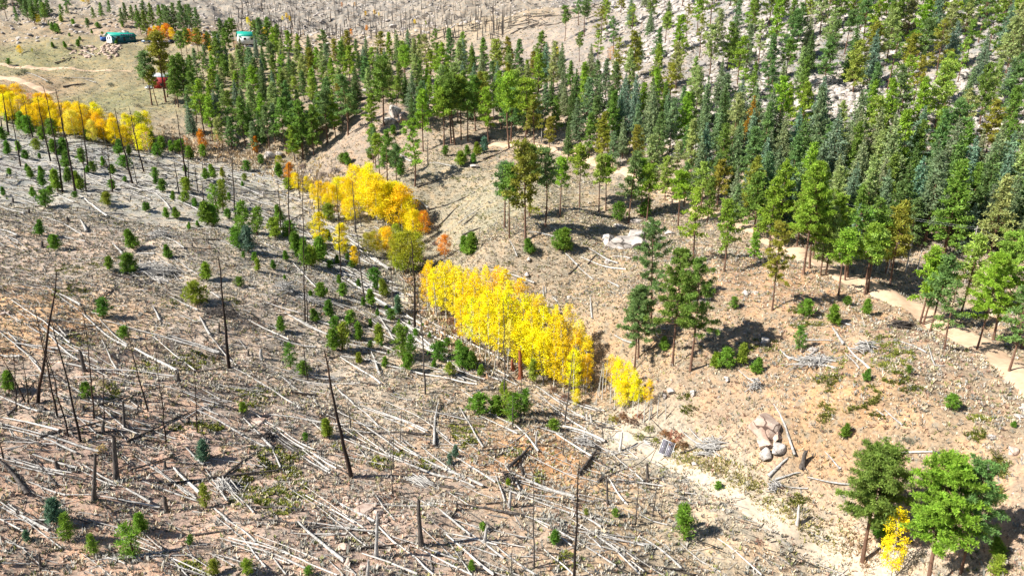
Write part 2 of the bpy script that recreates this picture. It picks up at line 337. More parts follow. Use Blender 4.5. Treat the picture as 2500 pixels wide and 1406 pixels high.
def tufts(name, x, y, size, cols, blades=5, label=None, mat=None, height=1.0, bw=.115):
    n_ = len(x); z = H(x, y); m_ = n_*blades
    X = np.repeat(x, blades); Y = np.repeat(y, blades); Zb = np.repeat(z, blades); s_ = np.repeat(size, blades)*RNG.uniform(.7, 1.2, m_)
    a = RNG.uniform(0, 2*pi, m_); r = s_*RNG.uniform(0, .45, m_); lean = RNG.uniform(.1, .6, m_); w_ = s_*bw
    bx_ = X+np.cos(a)*r; by_ = Y+np.sin(a)*r; ca, sa = np.cos(a), np.sin(a); h_ = s_*height*RNG.uniform(.5, 1, m_)
    p0 = np.stack([bx_-sa*w_, by_+ca*w_, Zb-.04], 1); p1 = np.stack([bx_+sa*w_, by_-ca*w_, Zb-.04], 1)
    p2 = np.stack([bx_+ca*s_*lean+sa*w_*.7, by_+sa*s_*lean-ca*w_*.7, Zb+h_], 1)
    p3 = np.stack([bx_+ca*s_*lean-sa*w_*.7, by_+sa*s_*lean+ca*w_*.7, Zb+h_*RNG.uniform(.6, 1, m_)], 1)
    V = np.stack([p0, p1, p2, p3], 1).reshape(-1, 3); Fq = np.arange(m_*4).reshape(-1, 4)
    ci = RNG.integers(0, len(cols), n_); ct = np.array(cols)[ci]*RNG.uniform(.75, 1.25, (n_, 1)); ct = np.repeat(ct, blades*4, 0)
    o = put(name, mesh(name, V, Fq, mat or M_TINT, tint=ct)); tag(o, label, None, None, 'stuff'); return o
def off_roads(x, y, w=2.2):
    return (seg_dist(x, y, [tuple(p) for p in ROAD[::4]]) > w+.3) & (seg_dist(x, y, [tuple(p) for p in TRACK[::4]]) > w*(.15+.5*RNG.uniform(0, 1, len(x)))) & (seg_dist(x, y, [tuple(p) for p in MEADOW[::4]]) > 2.5)
GREY = [(.31,.30,.26),(.38,.35,.30),(.22,.22,.19),(.46,.43,.37)]; STRAW = [(.58,.48,.33),(.52,.43,.30),(.44,.37,.25),(.66,.56,.40)]
OLIVE = [(.22,.24,.08),(.28,.28,.10),(.16,.19,.07)]; PINKY = [(.40,.26,.19),(.34,.21,.15)]
xs, ys = scatter(92000, 45, 180, power=1.75); k = off_roads(xs, ys); xs, ys = xs[k], ys[k]
gpx, gpy = proj(xs, ys, H(xs, ys)); left = slope_side(gpx, gpy)
clump = np.sin(xs*.21+1.3*np.sin(ys*.17))+np.sin(ys*.26+1.1*np.sin(xs*.13)); u = RNG.uniform(-1.6, 1.6, len(xs))
k = (clump > u-2.0) | (left & (clump > u-1.9))
xs, ys, left, clump = xs[k], ys[k], left[k], clump[k]; rr = RNG.uniform(0, 1, len(xs))
a1 = left & (rr < .52) | (~left & (rr < .30)); a2 = ~a1 & (rr < .88)
tufts('dry_grass', xs[a2], ys[a2], RNG.uniform(.25, .60, a2.sum()), STRAW+STRAW+PINKY, 7, 'pale straw and pinkish dry grass tufts over the near slopes', height=.8)
tufts('grey_sagebrush', xs[a1], ys[a1], RNG.uniform(.28, .66, a1.sum()), GREY, 8, 'small grey sagebrush tufts scattered over the slopes', height=.75)
a3 = ~a1 & ~a2
tufts('green_scrub', xs[a3], ys[a3], RNG.uniform(.25, .55, a3.sum()), OLIVE, 8, 'small olive green scrub tufts dotted over the slopes', height=.7)
xs, ys = scatter(26000, 130, 265, -.25, .5, power=1.6); k = off_roads(xs, ys); xs, ys = xs[k], ys[k]; rr = RNG.uniform(0, 1, len(xs))
for nm, lo, hi, cl, lb in (('valley_grass', 0, .45, STRAW, 'straw grass on the banks above the draw'), ('valley_sage', .45, .82, GREY, 'grey sagebrush on the banks above the draw'), ('valley_greens', .82, 1, OLIVE, 'olive low plants on the banks above the draw')):
    a = (rr >= lo) & (rr < hi); tufts(nm, xs[a], ys[a], RNG.uniform(.35, .8, a.sum()), cl, 7, lb, height=.55)
xs, ys = scatter(36000, 170, 420, power=1.6); k = off_roads(xs, ys); xs, ys = xs[k], ys[k]; rr = RNG.uniform(0, 1, len(xs))
for nm, lo, hi, cl, s0, s1, lb in (('meadow_grass', 0, .62, STRAW+[(.40,.38,.2)], .4, .9, 'dry meadow grass clumps on the farther ground'), ('grey_brush', .62, .9, GREY, .45, 1.1, 'grey brush scattered on the farther ground'), ('green_brush', .9, 1, OLIVE, .4, .8, 'green brush scattered on the farther ground')):
    a = (rr >= lo) & (rr < hi); tufts(nm, xs[a], ys[a], RNG.uniform(s0, s1, a.sum()), cl, 7, lb, height=.55)
xs, ys = scatter(9000, 420, 900, -.8, .4, power=1.4)
tufts('far_brush', xs, ys, RNG.uniform(.8, 1.8, len(xs)), GREY+[(.10,.11,.05),(.3,.22,.16)], 4, 'low brush speckling the far burnt hillside', height=.5)
# green mats (kinnikinnick / juniper)
OFF = {'A': (0,0), 'B': (830,0), 'C': (1660,0), 'D': (0,470), 'E': (830,470), 'F': (1660,470), 'G': (0,936), 'H': (830,936), 'I': (1660,936)}
def pz(p, x, y): ox, oy = OFF[p]; return ox+x/2.976, oy+y/2.976
MATS = "G1850,90,130,60 G1450,315,150,35 G2020,530,150,70 G2060,640,110,60 G1990,830,230,80 G1760,720,60,60 G1380,1350,80,50 G820,60,60,60 D540,725,130,40 D510,560,90,30 D1390,1220,130,60 D1050,1280,80,40 D1250,810,60,25 D560,1080,90,40 D1680,800,60,30 D860,230,60,15 D700,520,60,25 H290,590,70,40 H620,590,60,30 H1250,500,60,30 H1640,1280,60,60 H1440,680,30,40 H450,510,70,30 H900,330,100,40 H900,420,80,40 F930,950,90,35 F600,1110,120,40 F870,860,70,25 F1370,1110,50,60 F1160,1200,50,50 F1520,1200,90,100 F1640,1180,60,40 F1480,1080,50,40 F1080,1340,80,50 F1590,1350,80,40 I1050,30,60,40 I1080,250,50,60 I1050,160,40,20 I1390,90,60,60 I1280,200,60,30 I2190,260,80,30 I2310,600,80,60 I2300,830,70,60 I2160,380,60,40 I1420,240,50,30 I1700,60,60,40 B870,1290,80,25 B960,1300,80,15 B1000,1380,80,20 E940,20,50,20 E1180,290,60,30 E1040,170,40,30 E1220,520,30,20 E1810,380,40,15 E820,90,70,20 E600,60,60,25 D190,560,50,25 G2450,470,40,30 I60,190,50,30 I30,90,40,25 I850,850,60,40 F1850,660,60,20".split()
mx, my = [], []
for s_ in MATS:
    a, b_, c_, d_ = map(float, s_[1:].split(',')); m_ = int(max(40, min(1700, c_*d_*.075)))
    c_ *= 1.25; d_ *= 1.25
    th = RNG.uniform(0, 2*pi, m_); r = np.sqrt(RNG.uniform(0, 1, m_))*(1+.22*np.sin(3*th+a)+.18*np.sin(5*th+b_))
    px, py = pz(s_[0], a+c_*r*np.cos(th), b_+d_*r*np.sin(th)); X, Y, _ = hit(px, py); mx.append(X); my.append(Y)
mx = np.concatenate(mx); my = np.concatenate(my)
k = np.sin(mx*1.9+2*np.sin(my*1.3))+np.sin(my*2.3+mx*.6)+RNG.normal(0, .5, len(mx)) > -0.2; mx, my = mx[k], my[k]
tufts('green_mat_shrubs', mx, my, RNG.uniform(.25, .5, len(mx)), [(.20,.22,.04),(.26,.26,.05),(.14,.17,.035)], 9, 'low olive green mats of creeping shrub on the soil', height=.55)
# reedy strip beside the lower track
def strip(pts, w, n_, name, cols, s0, s1, label, hh):
    ln = smooth_line(pix_line(pts), .5); i = RNG.integers(0, len(ln), n_); q = ln[i]+RNG.normal(0, w, (n_, 2))
    tufts(name, q[:, 0], q[:, 1], RNG.uniform(s0, s1, n_), cols, 6, label, height=hh)
strip([(1640,1105),(1700,1125),(1790,1165),(1860,1210),(1930,1260),(1990,1300),(2060,1345)], 1.0, 1000, 'reedy_grass', [(.34,.31,.09),(.44,.38,.14),(.27,.27,.08),(.36,.29,.14)], .25, .55, 'yellow green reedy grass along the lower track', .9)
strip([(640,385),(700,420),(760,440),(820,480),(850,540)], 6.0, 1100, 'willow_scrub', [(.52,.45,.37),(.60,.48,.30),(.44,.38,.35),(.62,.46,.2)], .6, 1.3, 'bare grey and straw willow scrub in the draw', 1.1)
strip([(380,340),(470,365),(560,385),(640,390)], 5.0, 700, 'willow_scrub', [(.56,.42,.26),(.60,.48,.32),(.46,.38,.30)], .8, 1.6, 'rusty willow scrub along the upper draw', 1.1)
strip([(1000,640),(1030,700),(1060,770),(1110,840),(1180,885),(1250,915)], 2.4, 900, 'draw_scrub', [(.44,.33,.25),(.50,.42,.30),(.32,.28,.14),(.50,.30,.16)], .5, 1.2, 'brownish scrub under the lower aspens', 1.0)
strip([(2120,1330),(2060,1310),(2090,1355),(2140,1390)], 1.0, 130, 'brown_sedge', [(.42,.28,.17),(.50,.36,.22)], .3, .55, 'brown sedge beside the lower track', 1.1)
# sticks and stones
def sticks(name, x, y, L, w_, cols, label, dirx=None):
    n_ = len(x); a = RNG.uniform(0, 2*pi, n_) if dirx is None else RNG.normal(dirx, .45, n_)
    dx, dy = np.cos(a)*L/2, np.sin(a)*L/2; nx, ny = -np.sin(a)*w_, np.cos(a)*w_
    za = H(x-dx, y-dy)+.05; zb = H(x+dx, y+dy)+.05+RNG.uniform(0, .12, n_); zm = (H(x, y)+.07); V = []
    for sx_, sy_, zz in ((x-dx, y-dy, za), (x+dx, y+dy, np.maximum(zb, 0))):
        V += [np.stack([sx_+nx, sy_+ny, zz], 1), np.stack([sx_, sy_, zz+w_*1.6], 1), np.stack([sx_-nx, sy_-ny, zz], 1)]
    V = np.stack(V, 1).reshape(-1, 3); b0 = (np.arange(n_)*6)[:, None]
    Fq = np.concatenate([b0+np.array(f) for f in ([0,3,4,1], [1,4,5,2])])
    ct = np.repeat(np.array(cols)[RNG.integers(0, len(cols), n_)]*RNG.uniform(.7, 1.2, (n_, 1)), 6, 0)
    o = put(name, mesh(name, V, Fq, M_TINT, tint=ct)); tag(o, label, kind='stuff')
xs, ys = scatter(10000, 45, 300, -.8, .5, power=1.35); gpx, gpy = proj(xs, ys, H(xs, ys)); k = slope_side(gpx, gpy) & off_roads(xs, ys); xs, ys = xs[k], ys[k]
sticks('small_branches', xs, ys, RNG.uniform(.5, 2.6, len(xs))*(1+ys/400), RNG.uniform(.012, .035, len(xs))*(1+ys/90), [(.40,.38,.35),(.28,.26,.24),(.08,.07,.06),(.04,.035,.03)], 'broken grey and charred sticks littering the burnt slope', -.35)
def stones(name, x, y, r, mat, label, flat=.6):
    n_ = len(x); z = H(x, y); ico = np.array([(0,0,1),(.89,0,.45),(.28,.85,.45),(-.72,.53,.45),(-.72,-.53,.45),(.28,-.85,.45),(.72,.53,-.45),(-.28,.85,-.45),(-.89,0,-.45),(-.28,-.85,-.45),(.72,-.53,-.45)])
    fc = np.array([(0,1,2),(0,2,3),(0,3,4),(0,4,5),(0,5,1),(1,6,2),(2,7,3),(3,8,4),(4,9,5),(5,10,1),(2,6,7),(3,7,8),(4,8,9),(5,9,10),(1,10,6)])
    V = ico[None]*RNG.uniform(.6, 1.3, (n_, 11, 1))*r[:, None, None]*np.stack([RNG.uniform(.7, 1.5, n_), RNG.uniform(.7, 1.3, n_), np.full(n_, flat)], 1)[:, None]
    V = V+np.stack([x, y, z+r*.12], 1)[:, None]; Fq = (np.arange(n_)*11)[:, None, None]+fc[None]
    o = put(name, mesh(name, V.reshape(-1, 3), Fq.reshape(-1, 3), mat)); tag(o, label, kind='stuff')
xs, ys = scatter(26000, 120, 430, .12, .82, power=1.5); gpx, gpy = proj(xs, ys, H(xs, ys))
k = (gpy < np.interp(gpx, [900,1100,1300,1700,2100,2500], [200,230,270,400,480,560])) & (gpx > 1150)
k &= np.sin(xs*.12+2*np.sin(ys*.07))+np.sin(ys*.11+xs*.05)+RNG.normal(0, .7, len(xs)) > -.2
stones('hillside_rocks', xs[k], ys[k], RNG.uniform(.25, 1.0, k.sum())**1.6*1.5+.15, M_ROCK, 'pale broken granite strewn over the steep right hillside')
xs, ys = scatter(3500, 45, 130, -.8, .8, power=1.7); k = off_roads(xs, ys, 1.6); xs, ys = xs[k], ys[k]
stones('small_stones', xs, ys, RNG.uniform(.05, .22, len(xs)), M_ROCKP, 'small pink stones scattered on the near slopes')
xs, ys = scatter(5000, 420, 900, -.7, .15, power=1.3)
stones('far_rocks', xs, ys, RNG.uniform(.4, 1.6, len(xs)), M_ROCK, 'pale rocks scattered over the far burnt hill')
cl = RNG.choice(5, 260); cpts = [(870,1240,30,14),(930,1265,25,12),(205,130,22,9),(270,122,16,8),(640,1030,14,8)]
px = np.array([cpts[c][0] for c in cl])+RNG.normal(0, 1, 260)*np.array([cpts[c][2] for c in cl]); py = np.array([cpts[c][1] for c in cl])+RNG.normal(0, 1, 260)*np.array([cpts[c][3] for c in cl])
X, Y, _ = hit(px, py); stones('rock_rubble', X, Y, RNG.uniform(.1, .38, 260)*np.clip(Y/90, 1, 4.2), M_ROCKP, 'heaps of pinkish rock rubble')
# ------------------------------------------------------------------ tree templates, height 1, base at origin
class Leaves:
    def __init__(s): s.V = []; s.T = []
    def tufts(s, c, r, nb, L, w, up=0.35, tint=(.7, 1.35), hue=.10):
        """c (n,3) clump centres; blades burst out of each"""
        c = np.asarray(c, float); n_ = len(c); r = np.broadcast_to(r, (n_,)); m_ = n_*nb
        d = RNG.normal(0, 1, (m_, 3)); d[:, 2] += up*1.5; d /= np.linalg.norm(d, axis=1)[:, None]
        R_ = np.repeat(r, nb)[:, None]; cc = np.repeat(c, nb, 0)
        q = RNG.normal(0, 1, (m_, 3)); sd_ = np.cross(d, q); sd_ /= np.linalg.norm(sd_, axis=1)[:, None]+1e-9
        st = cc+d*R_*RNG.uniform(.1, .75, (m_, 1)); ln = L*RNG.uniform(.6, 1.2, (m_, 1))
        V = np.stack([st+sd_*w*.5, st-sd_*w*.5, st+d*ln-sd_*w*.25, st+d*ln+sd_*w*.35], 1)
        s.V.append(V.reshape(-1, 3))
        g_ = np.repeat(RNG.uniform(tint[0], tint[1], (n_, 1)), nb, 0)*RNG.uniform(.8, 1.2, (m_, 1))
        T_ = np.repeat(g_*np.array([1, 1, 1])*np.stack([1+RNG.uniform(-hue, hue, m_), np.ones(m_), 1+RNG.uniform(-hue, hue, m_)], 1), 4, 0)
        s.T.append(T_)
    def mesh(s, name, mat):
        V = np.concatenate(s.V); return mesh(name, V, np.arange(len(V)).reshape(-1, 4), mat, tint=np.concatenate(s.T))
def ponderosa(seed, b=.42, spread=.17, nbr=46, per=4, nb=13, tr=.036, bl=.028, bw=.016, flat=False, gap=.12, tw=.013, cone=0.0):
    global RNG
    keep = RNG; RNG = np.random.default_rng(seed); lv = Leaves(); wd = MB(); cen = []; rad = []
    bend = RNG.normal(0, .012, 2); hs = np.linspace(0, .97, 9)
    def ax(h): return np.stack([bend[0]*np.sin(np.asarray(h)*3.1), bend[1]*np.sin(np.asarray(h)*3.1+.4)-bend[1]*.39, np.asarray(h)], -1)
    wd.tube(np.vstack([[0, 0, -.03], ax(hs)]), np.concatenate([[tw*1.5, tw*1.15], tw*(1-.86*hs[1:])]), 7)
    az = RNG.uniform(0, 6.28)
    for i in range(nbr):
        t_ = (i+.5)/nbr; t_ = t_**.9; h = b+(.975-b)*t_; az += 2.4+RNG.normal(0, .35)
        prof = (1-cone)*math.sqrt(max(.02, 1-((t_-.33)/.72)**2)) + cone*(1-t_*.93)
        if flat: prof = math.sqrt(max(.05, 1-((t_-.5)/.62)**2))
        L = spread*prof*RNG.uniform(.42, 1.28)
        if RNG.uniform() < gap: continue
        rise = RNG.normal(.05, .18)+.35*t_; a0 = ax(h); dr = np.array([math.cos(az), math.sin(az), rise])
        tip = a0+dr*L; mid = a0+dr*L*.5+np.array([0, 0, -.012])
        wd.tube([a0, mid, tip], [.0045, .003, .0012], 3, cap=False)
        k_ = max(2, int(per*(.5+L/spread)))
        for j in range(k_):
            u = .45+.6*j/max(1, k_-1) if k_ > 1 else 1
            cen.append(a0+dr*L*u+RNG.normal(0, .013, 3)*np.array([1, 1, .45])); rad.append(tr*RNG.uniform(.75, 1.25))
    for j in range(3): cen.append(ax(.955)+np.array([0, 0, .012*j])); rad.append(tr*.7)
    for i in range(8):                                   # dead stubs under the crown
        h = RNG.uniform(b*.45, b); a = RNG.uniform(0, 6.28); L = RNG.uniform(.03, .09); a0 = ax(h)
        wd.tube([a0, a0+np.array([math.cos(a)*L, math.sin(a)*L, RNG.uniform(-.2, .1)*L])], [.0028, .001], 3, cap=False)
    lv.tufts(np.array(cen), np.array(rad), nb, bl, bw)
    RNG_keep = RNG; RNG = keep
    return wd.mesh('trunk', M_BARK), lv.mesh('crown', M_LEAF)
def spruce(seed, b=.10, spread=.15, lay=22, per=9, nb=9, bl=.026, bw=.014, tw=.012, droop=-.25):
    global RNG
    keep = RNG; RNG = np.random.default_rng(seed); lv = Leaves(); wd = MB(); cen = []
    wd.tube([(0, 0, -.03), (0, 0, .3), (0, 0, .97)], [tw*1.3, tw, .002], 6)
    for i in range(lay):
        t_ = i/lay; h = b+(.96-b)*t_; L0 = spread*1.15*(1-t_)**.75*RNG.uniform(.62, 1.2)+.012; k_ = max(3, int(per*(1-t_*.6))); a0 = RNG.uniform(0, 6.28)
        for j in range(k_):
            a = a0+j*6.28/k_+RNG.normal(0, .2); L = L0*RNG.uniform(.7, 1.15)
            for u in (np.linspace(.3, 1, max(1, int(L/.035)+1))):
                cen.append((math.cos(a)*L*u, math.sin(a)*L*u, h+droop*L*u+RNG.normal(0, .005)))
            if j % 2: wd.tube([(0, 0, h), (math.cos(a)*L*.8, math.sin(a)*L*.8, h+droop*L*.8)], [.003, .001], 3, cap=False)
    for j in range(3): cen.append((0, 0, .95+.015*j))
    lv.tufts(np.array(cen), .020, nb, bl, bw, up=.1, tint=(.72, 1.3))
    RNG = keep; return wd.mesh('trunk', M_BARK), lv.mesh('crown', M_LEAF)
def aspen(seed, b=.22, wide=.20, n_=115, nb=40, peak=.55, bl=.019, thin=1.0, green=0.0, column=False):
    global RNG
    keep = RNG; RNG = np.random.default_rng(seed); lv = Leaves(); wd = MB()
    bd = RNG.normal(0, .02, 2)
    wd.tube([(0, 0, -.03), (bd[0]*.4, bd[1]*.4, .3), (bd[0], bd[1], .65), (bd[0]*.6, bd[1]*.6, .95)], [.013, .010, .006, .0015], 6)
    cen = []; rad = []
    for i in range(n_):
        t_ = RNG.uniform(0, 1)**.9; h = b+(.98-b)*t_
        pr = math.sin(pi*min(1, max(0, t_*.84+.13)))**.6 if not column else math.sin(pi*(t_*.8+.16))**.8
        a = RNG.uniform(0, 6.28); R_ = wide*pr*math.sqrt(RNG.uniform(.06, 1))*(1+.22*math.sin(2*a+seed))
        c = np.array([math.cos(a)*R_+bd[0]*.8, math.sin(a)*R_+bd[1]*.8, h]); cen.append(c); rad.append(wide*RNG.uniform(.22, .38))
        if i % 5 == 0: wd.tube([(bd[0]*.7, bd[1]*.7, max(b*.8, h-.10)), c*[.6, .6, 1]+np.array([0, 0, -.03]), c], [.004, .002, .0008], 3, cap=False)
    cen = np.array(cen); rad = np.array(rad); lv.tufts(cen, rad*1.35, int(nb*thin), bl, bl*.8, up=.05, tint=(.82, 1.18), hue=.05)
    T_ = np.concatenate(lv.T); V = np.concatenate(lv.V)   # some leaves still greenish low in the crown, some clumps orange
    g_ = np.clip((.55-V[:, 2])*1.6, 0, 1)*green; T_[:, 0] *= 1-.5*g_; T_[:, 1] *= 1-.12*g_
    og = np.clip(np.sin(V[:, 0]*22+seed)+np.sin(V[:, 2]*17+seed*2)-.9, 0, 1); T_[:, 1] *= 1-.16*og
    lv.T = [T_]; RNG = keep; return wd.mesh('trunk', M_ASPBARK), lv.mesh('crown', M_ASPEN)
def sapling(seed, wide=.30, n_=46, nb=22, cone=.6, bl=.11, bw=.024):
    global RNG
    keep = RNG; RNG = np.random.default_rng(seed); lv = Leaves(); wd = MB()
    wd.tube([(0, 0, -.05), (0, 0, .4), (0, 0, .9)], [.028, .02, .006], 5); cen = []
    lean = RNG.normal(0, .04, 2)
    for i in range(n_):
        t_ = i/n_; h = .10+.84*t_; a = i*2.4+RNG.normal(0, .4); pr = (1-t_)**cone*min(1, .55+2.5*t_)
        L = wide*pr*RNG.uniform(.45, 1.12)+.015
        for u in (.5, 1): cen.append((math.cos(a)*L*u+lean[0]*t_, math.sin(a)*L*u+lean[1]*t_, h+L*.25*u))
        if i % 3 == 0: wd.tube([(0, 0, h-.04), (math.cos(a)*L, math.sin(a)*L, h+L*.2)], [.008, .003], 3, cap=False)
    lv.tufts(np.array(cen), .06, nb, bl, bw, up=.55, tint=(.7, 1.4), hue=.08)
    RNG = keep; return wd.mesh('trunk', M_BARK), lv.mesh('foliage', M_LEAF)
POND = {'tall': [ponderosa(s_, .52, .145, 36, 5, 15, bw=.012, cone=.25) for s_ in (1, 2, 3)],
        'mid': [ponderosa(s_, .34, .18, 46, 5, 16, bw=.012, cone=.45, tr=.030) for s_ in (4, 5, 6, 7)],
        'full': [ponderosa(s_, .22, .19, 56, 5, 16, gap=.06, bw=.012, cone=.6, tr=.030) for s_ in (8, 9, 10, 11)],
        'sparse': [ponderosa(s_, .28, .18, 34, 4, 16, gap=.25, tr=.026, bw=.012, cone=.4) for s_ in (12, 13, 14)],
        'big': [ponderosa(s_, .34, .20, 74, 6, 42, tr=.022, bl=.017, bw=.0055, cone=.45, gap=.10, tw=.011) for s_ in (15, 16)],
        'bigtall': [ponderosa(s_, .34, .19, 50, 6, 40, tr=.021, bl=.017, bw=.0055, cone=.4, gap=.16, tw=.011) for s_ in (17, 18)],
        'round': [ponderosa(s_, .40, .19, 120, 7, 50, tr=.023, bl=.015, bw=.0048, gap=.05, tw=.015) for s_ in (19, 20)],
        'fir': [ponderosa(s_, .14, .18, 66, 5, 15, gap=.05, cone=.85, tr=.026, bw=.011) for s_ in (71, 72, 73, 74)]}
SPR = [spruce(s_, b_, w_) for s_, b_, w_ in ((21, .12, .15), (22, .08, .17), (23, .18, .13), (24, .10, .19))]
DEADT = [ponderosa(s_, .25, .16, 40, 3, 6, gap=.1, bw=.005, tr=.04) for s_ in (26, 27)]
ASP = {'full': [aspen(s_, .18, .25, green=.25) for s_ in (31, 32, 33, 34)], 'green': [aspen(s_, .12, .24, green=.8) for s_ in (35, 36)],
       'column': [aspen(s_, .10, .20, 120, 44, column=True, green=.4) for s_ in (37, 38)], 'thin': [aspen(s_, .20, .20, 46, 16, thin=.9) for s_ in (39, 40)],
       'big': [aspen(s_, .19, .14, 95, 30, bl=.014) for s_ in (41, 42)]}
SAP = [sapling(s_, w_, n_, cone=c_) for s_, w_, n_, c_ in ((51, .30, 46, .6), (52, .36, 46, .45), (53, .24, 42, .7), (54, .42, 40, .4), (55, .34, 50, .8), (56, .5, 44, .5))]
SAPT = [sapling(s_, w_, n_, cone=c_, bl=.085, bw=.016, nb=20) for s_, w_, n_, c_ in ((81, .26, 30, .5), (82, .30, 28, .4), (83, .24, 32, .6))]
LIST = []                                                 # every counted thing with where it shows, for its label
GREENS = [((.17,.27,.045), 'deep green'), ((.25,.38,.040), 'bright green'), ((.31,.41,.075), 'light green'), ((.28,.28,.040), 'olive green'), ((.16,.26,.080), 'cool green'), ((.34,.40,.14), 'pale green')]
BLUES = [((.20,.28,.13), 'grey green'), ((.19,.29,.18), 'blue green'), ((.125,.21,.055), 'dark green'), ((.27,.33,.16), 'sage green')]
def add_tree(kind, tm, px, py, hpx, col, word, cat, group, adj='', noun=None, loc=None, hs=1.0, parts=('trunk', 'crown')):
    if loc is None: x, y, z = hit1(px, py)
    else: x, y, z = loc
    h = hpx*mpp(y, z)/math.cos(PITCH)*1.02 if hpx else hs
    sx_ = random.uniform(.9, 1.25) if not (hpx and hpx > 160) else random.uniform(.92, 1.05)
    e = empty(kind, (x, y, z), random.uniform(0, 6.28), (h*sx_, h*sx_, h)); e.rotation_euler[0] = random.gauss(0, .025); e.rotation_euler[1] = random.gauss(0, .025)
    a = put(parts[0], tm[0], e); b_ = put(parts[1], tm[1], e); b_.color = (*[min(.97, c*random.uniform(.92, 1.10)*(1.12 if kind != 'aspen' else 1)) for c in col], 1)
    size = 'tall' if h > 15.5 else ('mid-height' if h > 10 else 'short')
    if kind == 'pine_sapling': size = 'waist-high' if h < 1.3 else ('young' if h < 3 else 'bushy')
    LIST.append((e, ' '.join([w for w in (size, adj, word, noun or cat) if w]), noun or cat, cat, px, py, group)); return e
def poly_scatter(poly, rad, n_try, taken, rmin=None):
    out = []; a = np.array(poly, float); x0, y0 = a.min(0); x1, y1 = a.max(0)
    px = RNG.uniform(x0, x1, n_try); py = RNG.uniform(y0, y1, n_try); ok = in_poly(px, py, poly)
    for x, y, o in zip(px, py, ok):
        if not o: continue
        r = rad*(0.75+0.5*y/500)
        if all((x-q[0])**2+((y-q[1])*1.25)**2 > r*r for q in taken): taken.append((x, y)); out.append((x, y))
    return out
# --- pines placed one by one: x, foot y, height in photo px, form, colour
PN = """1232,559,150,tall,4 1244,581,165,tall,0 1283,589,225,mid,3 1293,529,160,tall,0 1331,557,180,tall,4 1367,527,130,tall,1 1415,507,140,tall,1 1462,520,130,tall,2 1479,514,125,tall,1 1534,544,160,mid,4 1566,530,130,mid,1 1579,540,130,tall,1 1655,557,130,tall,1
1590,795,245,bigtall,4 1549,903,200,big,4 1559,873,160,tall,4 1642,893,275,big,0 1685,905,265,bigtall,0 1693,641,168,mid,1 1768,663,165,mid,1 1885,758,205,bigtall,3 1961,671,255,big,1 1976,655,200,mid,1 2047,722,150,tall,1 2111,720,165,tall,1 2119,716,150,tall,2 2246,789,180,mid,1 2253,793,165,tall,1 2271,811,185,mid,4 2305,853,165,sparse,4 2384,856,230,big,1 2463,907,200,mid,4 2425,830,250,big,2 2495,850,270,big,1 2345,770,190,mid,2 2162,668,120,tall,1 2063,685,120,tall,1 2003,672,140,mid,2 1840,640,70,full,1
2105,1372,305,round,0 2262,1445,345,round,1 2345,1400,300,big,4
912,400,88,tall,1 918,410,88,mid,4 927,430,95,tall,1 946,454,125,mid,0 969,457,95,tall,4 1013,454,145,sparse,1 1033,370,135,mid,1 937,306,150,mid,0 909,330,90,mid,1 1084,360,130,tall,1 1102,350,150,tall,0 1110,353,140,tall,0 1126,343,140,tall,1 1142,346,130,tall,0 1161,320,120,mid,0 1193,353,125,mid,1 1243,363,165,tall,1 1279,360,150,tall,1 1247,350,120,mid,4 1304,356,110,mid,3 1223,316,110,mid,0
740,390,130,full,0 766,380,110,full,0 700,375,120,mid,0 660,370,100,mid,4 600,360,110,full,0 720,395,80,full,1 800,350,120,mid,4 850,330,130,mid,4 500,330,120,mid,1 480,300,110,mid,0
371,257,115,tall,4 385,258,80,tall,3 405,250,150,tall,3 409,238,100,tall,3 429,258,80,mid,0 436,263,110,full,0 453,257,110,full,0 350,205,45,full,0 449,163,75,tall,0 459,150,70,tall,0 486,148,68,tall,3 515,150,62,mid,0 535,146,60,mid,0 560,120,60,full,0 625,114,56,mid,0 572,116,60,tall,0""".split()
for s_ in PN:
    px, py, hp, fm, ci = s_.split(','); px, py, hp = float(px), float(py), float(hp)
    if (px, py) == (2262, 1425) or py > 1400: pass
    add_tree('ponderosa_pine', random.choice(POND[fm]), px, py, hp, GREENS[int(ci)][0], GREENS[int(ci)][1], 'pine', 'ponderosa pines in the valley and on the hillsides', {'tall': 'long-stemmed', 'sparse': 'thin-crowned', 'round': 'round-crowned', 'full': 'full-crowned', 'bigtall': 'open-crowned'}.get(fm, ''))
taken = [(float(s_.split(',')[0]), float(s_.split(',')[1])) for s_ in PN if float(s_.split(',')[1]) < 650]
DENSE_A = [(445,195),(470,330),(560,375),(720,385),(830,345),(880,260),(960,250),(1010,330),(1090,300),(1250,330),(1340,330),(1300,190),(1150,155),(950,150),(700,150),(560,145)]
DENSE_B = [(1290,300),(1450,375),(1600,440),(1700,480),(1830,520),(1950,575),(2080,610),(2200,625),(2400,640),(2520,640),(2520,500),(2400,455),(2150,400),(1980,350),(1700,300),(1450,230),(1330,190)]
FRONT = [(1330,375),(1450,405),(1600,480),(1700,530),(1800,590),(1900,630),(2060,690),(2200,700),(2200,640),(1950,585),(1750,510),(1600,440),(1450,380)]
SPARSE = [(1330,190),(1450,230),(1700,300),(1980,350),(2150,400),(2400,455),(2520,500),(2520,4),(1480,4),(1420,50),(1360,110),(1300,150)]
tall_word = {'tall': 'long-stemmed', 'sparse': 'thin-crowned', 'full': 'full-crowned', 'mid': ''}
CLEAR = [(965,290,38,25),(1050,400,60,60),(1500,160,26,22),(1180,345,40,14),(1360,135,14,20),(1630,440,50,12),(1560,275,30,20),(2050,300,18,22),(2200,250,16,22),(1230,400,60,30),(1110,330,0,0)]
def clear(x, y): return any(((x-a)/(w_+1e-6))**2+((y-b_)/(h_+1e-6))**2 < 1 for a, b_, w_, h_ in CLEAR)
PG = 'ponderosa pines in the valley and on the hillsides'; SG = 'spruces and firs among the pines'
npine = len(PN)
